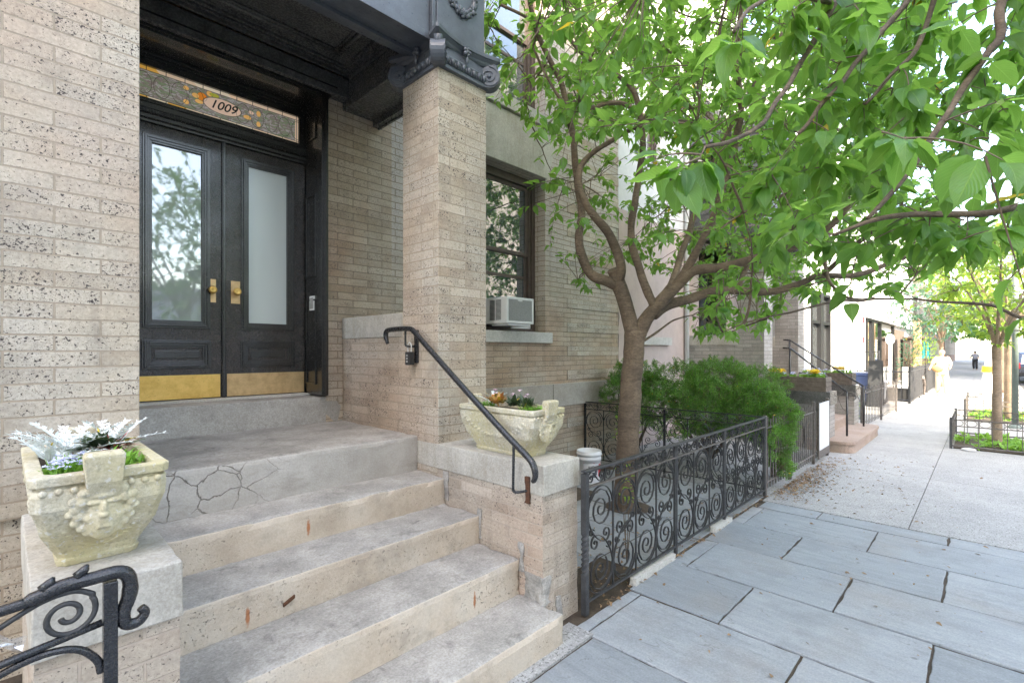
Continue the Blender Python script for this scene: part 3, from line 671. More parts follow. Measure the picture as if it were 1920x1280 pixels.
ic = MB(); ic.box(1.948, 1.9565, 4.36, 4.46, 2.00, 2.13); ib = build('doorbell_panel', ic, 'white', house, bevel=.003)
ic = MB(); ic.box(1.944, 1.9475, 4.375, 4.445, 2.015, 2.115); ic.box(1.940, 1.9435, 4.40, 4.42, 2.05, 2.07); build('bell_button', ic, 'greymesh', ib, bevel=.001)
ih = MB(); ih.box(.45, 2.1, 4.66, 4.9, 1.23, 3.95); build('vestibule', ih, 'dark', house)

# ---- portico: pillars, side parapets, beams, ceiling and capitals
def capital(par, cx, cy, z0, hs, mat='leadgrey'):
    """ionic capital with corner volutes on a square pillar"""
    c = MB(); q = hs
    def ring(h, z): return [(cx-h, cy-h, z), (cx+h, cy-h, z), (cx+h, cy+h, z), (cx-h, cy+h, z)]
    c.loft([ring(q+.004, z0), ring(q+.018, z0+.004), ring(q+.018, z0+.028), ring(q+.008, z0+.034), ring(q+.03, z0+.085), ring(q+.02, z0+.10), ring(q-.0, z0+.17)])
    def ab(tip, mid, z):
        pts = []
        for s_ in range(4):
            a = R(-135+90*s_); b = a+R(90)
            p = Vector((math.cos(a), math.sin(a)))*math.sqrt(2)*tip; r = Vector((math.cos(b), math.sin(b)))*math.sqrt(2)*tip
            nrm = ((p+r)/2).normalized(); 
            for k in range(10):
                t = .04+.92*k/9; pt = p.lerp(r, t); dip = (tip-mid)*(1-(2*t-1)**2); pt = pt-nrm*dip; pts.append((cx+pt.x, cy+pt.y, z))
        return pts
    c.loft([ab(q+.045, q-.01, z0+.165), ab(q+.055, q+.0, z0+.18), ab(q+.06, q+.005, z0+.195), ab(q+.085, q+.022, z0+.215), ab(q+.092, q+.03, z0+.218), ab(q+.092, q+.03, z0+.248)])
    cap_ = build('capital', c, mat, par, bevel=.003)
    for sx in (-1, 1):
        for sy in (-1, 1):
            v = MB()
            dv = Vector((sx, sy, 0)).normalized(); o = Vector((cx, cy, 0))+dv*(q*math.sqrt(2)-.012)
            tn = Vector((-sy, sx, 0)).normalized()
            # drum
            n = 22; rr = .084; zc = z0+.085
            for off, r_ in ((.0, rr),):
                ring0 = [o+dv*(math.cos(2*math.pi*k/n)*r_+.03)+tn*-.045+Vector((0, 0, zc+math.sin(2*math.pi*k/n)*r_)) for k in range(n)]
                ring1 = [p+tn*.09 for p in ring0]; v.loft([ring0, ring1])
            for sd in (-1, 1):
                sp = spiral(0, 0, rr, 2.2, R(90), -1, .14, 40)
                v.bar2(sp, lambda a, b, c_, o=o, dv=dv, tn=tn, sd=sd: o+dv*(a+.03)+tn*(sd*(.047+c_))+Vector((0, 0, zc+b)), .011, .012)
                v.ball(o+dv*.03+tn*(sd*.05)+Vector((0, 0, zc)), .013, 8, 6)
            v.tube([o+dv*.07+Vector((0, 0, z0+.12)), o+dv*.06+Vector((0, 0, z0+.16)), o+dv*.075+Vector((0, 0, z0+.19))], [.03, .032, .03], 8)
            build('volute', v, mat, cap_)
    for (ax, sg) in ((0, -1), (0, 1), (1, -1), (1, 1)):
        e = MB()
        for i in range(8):
            t = -q+.055+i*(2*q-.11)/7; off = sg*(q+.024)
            p = (cx+t, cy+off, z0+.062) if ax == 0 else (cx+off, cy+t, z0+.062)
            e.ball(p, (.017, .017, .026) , 8, 6)
            if i < 7:
                t2 = t+(2*q-.11)/14; p = (cx+t2, cy+off, z0+.05) if ax == 0 else (cx+off, cy+t2, z0+.05); e.ball(p, (.005, .005, .022), 6, 5)
        p = (cx, cy+sg*(q+.035), z0+.185) if ax == 0 else (cx+sg*(q+.035), cy, z0+.185)
        for k in range(5):
            a = 2*math.pi*k/5; d_ = (math.cos(a)*.024, math.sin(a)*.024)
            pp = (p[0]+d_[0], p[1], p[2]+d_[1]) if ax == 0 else (p[0], p[1]+d_[0], p[2]+d_[1]); e.ball(pp, .016, 8, 6)
        e.ball(p, .018, 8, 6); p2 = (p[0], p[1], p[2]-.06); e.ball(p2, (.012, .012, .03), 8, 6)
        build('egg_and_dart', e, mat, cap_)
    return cap_

def portico(par, X, brick, full=True):
    """X = left edge of left pillar"""
    xl, xr = X, X+2.208
    for xx in (xl, xr):
        p = MB(); p.box(xx, xx+.472, 2.841, 3.292, .945, 3.685); build('pillar', p, brick, par, bevel=.004)
        p = MB(); p.box(xx+.0003, xx+.4717, 3.2925, 4.279, .30, 1.742); p.box(xx+.001, xx+.471, 2.86, 3.292, .3, .9449); build('parapet', p, brick if brick != 'brick' else 'brick', par, bevel=.003)
        p = MB(); p.box(xx-.006, xx+.478, 3.2925, 4.279, 1.7425, 1.932); build('parapet_coping', p, 'cap', par, bevel=.006)
        if full: capital(par, xx+.236, 3.066, 3.68, .236)
    if not full:
        for xx in (xl, xr): p = MB(); p.box(xx-.06, xx+.53, 2.78, 3.35, 3.686, 3.93); build('capital', p, 'paint_flat', par, bevel=.05)
    fb = MB(); fb.box(xl+.44, xr+.03, 2.905, 3.20, 3.895, 5.6); fb.box(xl+.44, xr+.03, 2.885, 2.904, 3.875, 3.93)
    for k in range(4): fb.box(xl+.473, xr-.001, 3.10+.026*k, 3.122+.026*k, 3.866+.008*k, 3.894)
    fb.box(xl+.473, xr-.001, 3.201, 3.225, 3.90, 4.05)
    b1 = build('front_beam', fb, 'leadgrey' , par, bevel=.003)
    for xx, sgn in ((xr, 1), (xl+.472, -1)):
        sb = MB()
        a, b = (xx, xx+.31) if sgn > 0 else (xx-.31, xx)
        sb.box(a, b, 3.30, 4.279, 3.85, 4.35); e0, e1 = (b+.001, b+.05) if sgn > 0 else (a-.05, a-.001); sb.box(e0, e1, 3.30, 4.279, 3.80, 4.35)
        f0, f1 = (b+.051, b+.075) if sgn > 0 else (a-.075, a-.051); sb.box(f0, f1, 3.30, 4.279, 3.79, 3.86)
        build('side_beam', sb, 'paint_flat', par, bevel=.004)
    bb = MB(); bb.box(xl+.473, xr-.001, 4.16, 4.278, 3.915, 4.085); build('back_beam', bb, 'paint_flat', par, bevel=.003)
    ce = MB(); ce.box(xl+.1, xr+.4, 3.20, 4.279, 4.30, 4.5); x0, x1, y0, y1 = xl+.473, xr-.001, 3.226, 4.159
    for k, (o_, z_) in enumerate(((.0, 4.10), (.03, 4.125), (.055, 4.14))):
        for (a, b, c_, d) in ((x0+o_, x0+o_+.03, y0+o_, y1-o_), (x1-o_-.03, x1-o_, y0+o_, y1-o_), (x0+o_+.03, x1-o_-.03, y1-o_-.03, y1-o_), (x0+o_+.03, x1-o_-.03, y0+o_, y0+o_+.03)):
            ce.box(a, b, c_, d, z_, 4.30)
    o_ = .085; ce.box(x0+o_, x1-o_, y0+o_, y1-o_, 4.16, 4.299)
    build('ceiling', ce, 'paint_flat', par)
    c2 = MB(); o_ = .20
    for (ra, zc) in ((.022, 4.155), (.012, 4.150)):
        q0 = o_ if ra > .02 else o_+.045
        loop = [(x0+q0, y0+q0, zc), (x1-q0, y0+q0, zc), (x1-q0, y1-q0, zc), (x0+q0, y1-q0, zc)]
        for i in range(4): c2.tube([loop[i], loop[(i+1) % 4]], ra, 8)
    for xx in (x1-.012, x0+.012):
        for i in range(34): c2.ball((xx, y0+.03+i*.026, 4.085), (.014, .009, .02), 7, 5)
    build('ceiling_moulding', c2, 'paint_flat', par)
    en = MB()
    for xx in (xl, xr): en.box(xx+.004, xx+.466, 2.856, 3.30, 3.929, 5.6); en.box(xx-.03, xx+.003, 2.87, 2.9, 3.93, 5.6)
    en.box(xr+.467, xr+.52, 3.1, 4.27, 4.35, 5.6); en.box(xl-.06, xr+.54, 2.7, 4.27, 5.61, 5.9)
    eb = build('entablature', en, 'leadgrey', par, bevel=.004)
    if full:
        wr = MB(); cx, cz = xr+.235, 4.34
        for i in range(150):
            a = random.uniform(0, 2*math.pi); th = random.uniform(0, 2*math.pi); rr = random.uniform(.0, .03)
            wr.ball((cx+(.125+rr*math.cos(th))*math.cos(a), 2.85-abs(rr*math.sin(th))*.6, cz+(.16+rr*math.cos(th))*math.sin(a)), (random.uniform(.009, .02), .012, random.uniform(.01, .022)), 6, 5)
        wr.tube([(cx+.125*math.cos(t*math.pi/16), 2.856, cz+.16*math.sin(t*math.pi/16)) for t in range(33)], .022, 8)
        for s_ in (-1, 1): wr.tube([(cx+s_*.02, 2.85, cz+.17), (cx+s_*.08, 2.84, cz+.23), (cx+s_*.1, 2.85, cz+.19)], [.012, .016, .01], 6)
        build('wreath', wr, 'leadgrey', eb)
        br = MB(); br.tube(catmull([(xr+.56, 3.3, 4.9), (xr+.60, 3.3, 4.72), (xr+.57, 3.3, 4.56), (xr+.55, 3.3, 4.42), (xr+.57, 3.3, 4.36)]), [.07]*7+[.06]*6+[.05]*6+[.04]*6, 8); build('bracket', br, 'paint_flat', eb)
portico(house, -.03, 'brick')

# ---- stoop
stoop = thing('front_stoop', 'worn concrete stoop of five steps between brick piers leading up to the black doors', 'steps', (1.3, 2.6, 0))
ys = [1.693, 2.034, 2.395, 2.758, 3.089]; zt = [.165, .373, .555, .735, .995]
zb = [-.02]+zt[:-1]
for i in range(5):
    yb = ys[i+1]+.02 if i < 4 else 4.279; xa = .4 if i < 4 else .4425
    a = MB(); a.gbox(.385 if i else .36, 2.178+(0.002 if i else .0), ys[i], yb, zb[i]-.012 if i else -.02, zt[i]-.0, .035, .0045, 7, i*9., .013)
    s_ = build('step' if i < 4 else 'landing', a, 'riser' if i < 4 else 'crack', stoop, bevel=0)
    s_.data.materials.append(M['tread'])
    for p in s_.data.polygons:
        if p.normal.z > .55: p.material_index = 1
        p.use_smooth = False
    b_ = s_.modifiers.new('b', 'BEVEL'); b_.width = .007; b_.segments = 2; b_.limit_method = 'ANGLE'; b_.angle_limit = R(50)
a = MB(); a.gbox(.445, 2.176, 4.285-.005, 4.66, .985, 1.222, .05, .003, 6, 77., .008); s_ = build('door_sill_step', a, 'crack', stoop)
s_.data.materials.append(M['tread'])
for p in s_.data.polygons:
    if p.normal.z > .55: p.material_index = 1
s_.data.materials[0] = m_stone('grey_sill_render', (.36, .345, .315), (.47, .455, .42), (.22, .20, .17), .5, 1.4)
for nm, x0, x1, sd in (('left', .052, .399, 1.), ('right', 2.178, 2.529, 5.)):
    a = MB(); a.gbox(x0+.004, x1-.004, 1.857, 3.05, -.02, .786, .06, .003, 8, sd, .006); pr = build('pier', a, 'brick_pier', stoop)
    a = MB(); a.gbox(x0-.002, x1+.002, 1.845, 3.27, .785, .962, .04, .002, 6, sd*3, .006); build('pier_cap', a, 'cap', stoop, bevel=.004)
    if nm == 'right':
        a = MB(); a.gbox(2.172, 2.26, 1.850, 2.0, .14, .31, .02, .012, 18, 3, .02); build('mortar_patch', a, 'tread', pr)
        
        for q in ((2.30, 2.36, 1.848, 1.9, -.01, .16), (2.171, 2.186, 2.72, 2.78, .58, .78), (2.171, 2.186, 2.38, 2.42, .40, .60), (2.171, 2.188, 2.0, 2.05, .3, .48)):
            a = MB(); a.gbox(*q, .02, .009, 18, q[2]*9, .012); build('mortar_patch', a, 'tread', pr)
rs = MB(); rs.box(.92, .972, 2.383, 2.396, .434, .448); rs.v = [(v[0], v[1], v[2]+(v[0]-.945)*.5) for v in rs.v]; build('iron_stub', rs, 'rust', stoop)

# ================================================================ THE OTHER SIDE OF THE STREET (seen in the door glass, throws the long shadow)
def block(name, label, x0, x1, y0, y1, H, mat, rows, cols, face, cat='building', trim='lime', z1=1.2, hh=1.7, ww=1.1, storey=3.3):
    t = thing(name, label, cat, ((x0+x1)/2, face, 0))
    wv = MB(); wv.box(x0, x1, y0, y1, -.1, H); build('wall', wv, mat, t)
    cn = MB(); cn.box(x0-.05, x1+.05, y0-.25 if face == y0 else y0, y1+.25 if face == y1 else y1, H+.001, H+.45); build('cornice', cn, trim, t, bevel=.03)
    s_ = -1 if face == y0 else 1
    for r in range(rows):
        for c in range(cols):
            xc = x0+(c+.5)*(x1-x0)/cols; z = z1+r*storey
            fr = MB(); a, b = xc-ww/2, xc+ww/2
            for q in ((a-.08, a, z, z+hh), (b, b+.08, z, z+hh), (a-.12, b+.12, z-.12, z), (a-.12, b+.12, z+hh, z+hh+.16), (a, b, z+hh/2-.03, z+hh/2+.03)):
                fr.box(q[0], q[1], min(face+s_*.002, face+s_*.07), max(face+s_*.002, face+s_*.07), q[2], q[3])
            wo = build('window', fr, trim, t)
            pn = MB(); pn.box(a, b, min(face+s_*.003, face+s_*.02), max(face+s_*.003, face+s_*.02), z, z+hh); build('pane', pn, 'farglass', wo)
    return t
block('apartment_building', 'tall cream apartment building across the street, mirrored in the left door glass', -32, .35, -24, -12.2, 25, 'facade_a', 7, 14, -12.2)
block('apartment_building', 'unseen long tall building farther along the opposite side, added to shade the far street', 28, 120, -24, -12.2, 24, 'facade_a', 3, 20, -12.2)  # out of view, put in to throw the far street into shade
block('low_building', 'low pale building across the street with few windows', .8, 27.8, -20, -12.6, 3.6, 'facade_b', 1, 8, -12.6)

# ================================================================ IRONWORK
fence = thing('scroll_fence', 'wrought iron front fence of large scrolls in three panels beside the bluestone pavement', 'fence', (4.2, 1.784, 0), group=None)
PX = [2.50, 3.735, 4.75, 5.93]
def scroll_panel(fn, length, mat, parent, cells, z0=.08, z1=.775, frieze=True, k=1.):
    w_ = length/cells; m = MB(); th, wd = .0042, .013; H_ = z1-z0
    for c in range(cells+1):
        if 0 < c < cells: m.bar2([(c*w_, z0), (c*w_, z1)], fn, .008, .012)
    for c in range(cells):
        cx = (c+.5)*w_; mm = 1 if c % 2 == 0 else -1; r = min(w_/2-.006, .145)
        zu, zl, s1, s2 = z0+.775*H_, z0+.215*H_, z0+.53*H_, z0+.475*H_
        up = scroll((0, zu), r, R(185), -1, 2.3, (.062*w_/.3, s1), .050, R(-90), 1, 1.35, .95)
        lo = scroll((0, zl), r, R(5), -1, 2.3, (-.062*w_/.3, s2), .050, R(90), 1, 1.35, .95)
        for pts in (up, lo): m.bar2([(cx+mm*a, b) for a, b in pts], fn, th, wd)
        # arch ties and leaf tips
        m.bar2([(cx+mm*(r*math.cos(a)), zu+r*1.03*math.sin(a)) for a in [R(10+q*10) for q in range(17)]], fn, th, wd)
        m.bar2([(cx+mm*(r*math.cos(a)), zl-r*1.03*math.sin(a)) for a in [R(10+q*10) for q in range(17)]], fn, th, wd)
        sm = spiral(-.100*w_/.3, (s1+zu)/2-.05, .030, 1.2, R(20), 1); m.bar2([(cx+mm*a, b) for a, b in sm], fn, th, wd)
        sm = spiral(.100*w_/.3, (s2+zl)/2+.05, .030, 1.2, R(200), 1); m.bar2([(cx+mm*a, b) for a, b in sm], fn, th, wd)
    if frieze:
        n = max(1, int(round(length/.20))); fw = length/n; zc = (z1+.893-.014)/2+.004
        for i in range(n):
            cx = (i+.5)*fw; mm = 1 if i % 2 == 0 else -1
            pts = scroll((-.058, zc), .036, R(90), 1, 1.5, (.058, zc), .036, R(-90), 1, 1.5, 1.1); m.bar2([(cx+mm*a, b) for a, b in pts], fn, .004, .010)
            if i: m.bar2([(i*fw, z1+.01), (i*fw, .88)], fn, .006, .010)
    return build('scroll_panel', m, mat, parent)
rl = MB()
rl.box(PX[0]-.02, PX[3]+.015, 1.768, 1.802, .880, .893); rl.box(PX[0], PX[3], 1.776, 1.792, .872, .8795)
build('top_rail', rl, 'iron', fence, bevel=.003)
rl = MB(); rl.box(PX[0], PX[3], 1.772, 1.796, .776, .787); build('middle_rail', rl, 'iron_dusty', fence, bevel=.002)
rl = MB(); rl.box(PX[0], PX[3], 1.774, 1.794, .066, .080); build('bottom_rail', rl, 'iron', fence, bevel=.002)
for i, x in enumerate(PX):
    p = MB()
    if i == 0:
        p.box(x-.019, x+.019, 1.765, 1.803, 0, .25); p.box(x-.019, x+.019, 1.765, 1.803, .50, .872)
        rings = []
        for k in range(49):
            a = k/48*R(720); c_, s_ = math.cos(a), math.sin(a)
            rings.append([(x+(u*c_-v*s_), 1.784+(u*s_+v*c_), .25+.25*k/48) for u, v in ((-.019, -.019), (.019, -.019), (.019, .019), (-.019, .019))])
        p.loft(rings)
    else: p.box(x-.012, x+.012, 1.771, 1.797, 0, .872); p.box(x-.026, x-.0125, 1.775, 1.793, .08, .872)
    build('post', p, 'iron', fence, bevel=.002)
for a, b, n in ((PX[0]+.02, PX[1]-.026, 4), (PX[1]+.012, PX[2]-.026, 3), (PX[2]+.012, PX[3]-.026, 4)):
    scroll_panel(lambda u, v, c, a=a: (a+u, 1.784+c, v), b-a, 'iron', fence, n)
div = thing('scroll_fence', 'iron scroll fence dividing the two yards behind the tree, back to the house wall', 'fence', (5.96, 3.0, 0))
rl = MB(); rl.box(5.945, 5.975, 1.80, 4.27, .880, .893); rl.box(5.95, 5.97, 1.80, 4.27, .776, .787); rl.box(5.95, 5.97, 1.8, 4.27, .066, .08); build('rail', rl, 'iron_black', div, bevel=.002)
for y in (3.0, 4.25): p = MB(); p.box(5.947, 5.973, y-.013, y+.013, 0, .872); build('post', p, 'iron_black', div, bevel=.002)
for a, b in ((1.81, 2.985), (3.015, 4.235)): scroll_panel(lambda u, v, c, a=a: (5.96+c, a+u, v), b-a, 'iron_black', div, 4)
for i, (x, L, z) in enumerate(((3.05, .62, .05), (4.45, .42, .045))):
    b = MB(); b.gbox(x, x+L*.52, 1.745, 1.80, -.01, z, .03, .003, 9, i*7+2, .006); b.gbox(x+L*.53, x+L, 1.75, 1.80, -.012, z*.8, .03, .003, 9, i*5+1, .006)
    tag(build('edging_stone', b, 'lime'), ('pale edging stone strip under the first panel of the scroll fence', 'shorter pale edging stone under the second post of the scroll fence')[i], 'stone', 'edging stones under the fence')

# right hand rail of the stoop
hr = thing('handrail', 'black iron handrail sloping down the right side of the steps past the brick pillar', 'handrail', (2.10, 2.4, 0))
b = MB(); pts = catmull([(2.10, 3.385, 1.69), (2.10, 3.41, 1.74), (2.10, 3.40, 1.785), (2.10, 3.33, 1.797), (2.10, 3.10, 1.797), (2.10, 3.03, 1.775), (2.10, 2.95, 1.72), (2.10, 2.5, 1.41), (2.10, 2.1, 1.145), (2.10, 1.90, 1.02), (2.10, 1.855, .975), (2.10, 1.842, .93), (2.10, 1.85, .895), (2.10, 1.865, .885)])
rad = [.019 if i < 50 else .019 for i in range(len(pts))]
n_ = len(pts); rad = [lerp(.014, .020, min(1, i/8))*(1 if i < n_-16 else lerp(1, .55, (i-(n_-16))/15)) for i in range(n_)]
b.tube(pts, rad, 14); build('rail', b, 'iron_black', hr)
b = MB(); b.tube(catmull([(2.10, 2.012, 1.075), (2.10, 2.014, .95), (2.10, 2.016, .82), (2.105, 2.01, .797), (2.13, 1.985, .795), (2.165, 1.965, .80)]), .0085, 8); build('bracket', b, 'iron_black', hr)
b = MB(); b.gbox(2.160, 2.178, 1.945, 1.982, .725, .885, .012, .002, 30, 4, .006); build('wall_plate', b, 'rust', hr)
b = MB(); b.tube(catmull([(2.10, 3.14, 1.79), (2.10, 3.14, 1.70), (2.102, 3.135, 1.672), (2.12, 3.12, 1.665), (2.165, 3.11, 1.665)]), .0085, 8); build('bracket', b, 'iron_black', hr)
b = MB(); b.box(2.160, 2.1775, 3.075, 3.115, 1.54, 1.79); build('wall_plate', b, 'iron_black', hr, bevel=.003)
kb_ = thing('key_lockbox', 'small black key lockbox hanging from the upper bracket of the handrail', 'lockbox', (2.12, 3.12, 1.6))
b = MB(); b.box(2.098, 2.142, 3.085, 3.145, 1.525, 1.625); build('body', b, 'rubber', kb_, bevel=.006)
b = MB(); b.tube(catmull([(2.12, 3.095, 1.62), (2.12, 3.093, 1.67), (2.12, 3.105, 1.692), (2.12, 3.125, 1.692), (2.12, 3.137, 1.67), (2.12, 3.135, 1.62)]), .0035, 8); build('shackle', b, 'white', kb_)
b = MB()
for k in range(3): b.box(2.0955, 2.0975, 3.105, 3.125, 1.545+k*.022, 1.560+k*.022)
build('dial', b, 'greymesh', kb_)

# left rail with dragon-like knop at the bottom left
lr = thing('fence_rail', 'black iron rail with a curled scroll end in front of the left pier', 'railing', (.175, 1.45, 0))
YL = 1.45
b = MB(); pts = catmull([(-1.2, YL, .98), (-.5, YL, 1.062), (-.03, YL, 1.096), (.04, YL, 1.105), (.09, YL, 1.118), (.14, YL, 1.118), (.185, YL, 1.118), (.205, YL, 1.10), (.207, YL, 1.06), (.195, YL, 1.02), (.200, YL, .992), (.222, YL, .988), (.236, YL, 1.004), (.228, YL, 1.02)])
n_ = len(pts); rad = [.0112]*n_
for i in range(n_):
    if 18 <= i < 46: rad[i] = .0150
    if i >= 46: rad[i] = lerp(.0165, .009, (i-46)/(n_-46))
b.tube(pts, rad, 12)
for x, z in ((.072, 1.132), (.128, 1.142)): b.tube([(x-.014, YL, z-.012), (x, YL, z+.002), (x+.004, YL, z+.010)], [.012, .009, .003], 8)
build('rail', b, 'iron_black', lr)
b = MB(); b.box(.158, .184, YL-.013, YL+.013, -.01, 1.102); build('post', b, 'iron_black', lr, bevel=.002)
b = MB(); b.tube([(-1.2, YL, .80), (-.03, YL, .985), (.157, YL, 1.012)], .0085, 8)
pts = catmull([(.155, YL, .90), (.148, YL, .93), (.12, YL, .965), (.08, YL, .98), (.03, YL, .978), (-.05, YL, .955), (-.3, YL, .89)]); b.tube(pts, .008, 8)
build('lower_rail', b, 'iron_black', lr)
b = MB(); sp = [(.098-.0+a, 1.050+c) for a, c in spiral(0, 0, .050, 1.55, R(35), -1, .22, 40)]
lead = [(-.22, .955), (-.06, 1.035), (.03, 1.083), (.07, 1.098), (.11, 1.100), (.138, 1.085)]
pp = [(a, YL, c) for a, c in lead]; b.tube(catmull(pp+[(sp[0][0]+.0, YL, sp[0][1])]), .006, 8); b.tube([(a, YL, c) for a, c in sp], [.0058]*41, 8); build('scroll', b, 'iron', lr)
b = MB(); c0 = Vector((.005, YL-.012, 1.035)); vs = []; 
for i in range(5):
    for j in range(5):
        u, v = i/4-.5, j/4-.5; wdt = .012+.05*abs(u)
        vs.append(c0+Vector((u*.05*1.0+v*.012, (noise.noise(Vector((i*1.3, j*1.7, 0))))*.014, -u*.028+v*wdt)))
b.add(vs, [(i*5+j, i*5+j+1, i*5+j+6, i*5+j+5) for i in range(4) for j in range(4)])
tag(build('plastic_scrap', b, 'film'), 'scrap of clear plastic film tied on the iron scroll at the lower left', 'plastic scrap')

# air conditioner in the window
ac = thing('air_conditioner', 'white window air conditioner sticking out of the brown sash window', 'air conditioner', (4.40, 4.2, 1.88))
x0, x1, yf_, z0, z1 = 4.165, 4.645, 4.10, 1.965, 2.285
b = MB(); b.box(x0, x1, yf_+.012, 4.55, z0, z1); build('housing', b, 'white', ac, bevel=.006)
b = MB(); b.box(x0, x0+.03, yf_, yf_+.0115, z0, z1); b.box(x1-.03, x1, yf_, yf_+.0115, z0, z1); b.box(x0+.03, x1-.03, yf_, yf_+.0115, z0, z0+.03); b.box(x0+.03, x1-.03, yf_, yf_+.0115, z1-.03, z1); b.box(x0+.19, x0+.27, yf_-.003, yf_+.0115, z1-.05, z1-.03)
build('front_frame', b, 'white', ac, bevel=.006)
b = MB(); b.box(x0+.03, x1-.03, yf_+.005, yf_+.0112, z0+.03, z1-.03)
for k in range(12): z = z0+.04+k*.0205; b.box(x0+.031, x1-.031, yf_+.001, yf_+.0049, z, z+.006)
build('coil_grille', b, 'greymesh', ac)
b = MB()
for y0_, y1_ in ((4.20, 4.29), (4.305, 4.395)):
    for k in range(17): z = z0+.045+k*.0145; b.box(x0-.003, x0-.0005, y0_, y1_, z, z+.0075)
build('side_vent', b, 'darkfin', ac)
b = MB(); b.box(3.99, 4.164, 4.49, 4.51, 1.93, 2.29); b.box(4.646, 5.06, 4.49, 4.51, 1.93, 2.29); b.box(4.2, 4.6, 4.12, 4.4, 1.940, 1.963); build('side_curtain', b, 'white', ac, bevel=.003)

# bucket
bk = thing('bucket', 'white plastic bucket with a torn printed label on the ground by the tree', 'bucket', (5.06, 3.55, 0), local=True)
b = MB(); b.lathe([(0, .012), (.118, .012), (.124, .0), (.130, .02), (.143, .29), (.150, .292), (.150, .318), (.146, .322), (.147, .345), (.156, .35), (.156, .375), (.150, .38), (.152, .395), (.148, .402), (.141, .40), (.128, .03), (0, .028)], n=32); build('body', b, 'white', bk)
b = MB(); n = 14
vs = [(.1405*math.cos(R(188+i*8))*(1+.04*(z-.2)), .1405*math.sin(R(188+i*8))*(1+.04*(z-.2)), z) for z in (.08, .26) for i in range(n)]
vs = [(x*(.131+.045*z)/.1405, y*(.131+.045*z)/.1405, z) for x, y, z in vs]; b.add(vs, [(i, i+1, n+i+1, n+i) for i in range(n-1)], True)
lb = build('label', b, M['stucco'], bk)
b = MB()
def onb(a, z): r_ = .1325+.045*z; return (r_*math.cos(R(a)), r_*math.sin(R(a)), z)
def patch(b, a0, a1, z0, z1): b.add([onb(a0, z0), onb((a0+a1)/2, z0), onb(a1, z0), onb(a1, z1), onb((a0+a1)/2, z1), onb(a0, z1)], [(0, 1, 4, 5), (1, 2, 3, 4)])
patch(b, 188, 292, .262, .270); patch(b, 268, 290, .10, .25); build('label_band', b, 'red', lb)
b = MB(); patch(b, 225, 250, .09, .12); patch(b, 232, 258, .12, .155); patch(b, 244, 262, .155, .175); build('label_picture', b, 'leadgrey', lb)
text('RIGHT', .05, (-.075, -.122, .215), Euler((R(90), 0, R(-32))), 'rubber', lb, .0008, 'lettering')

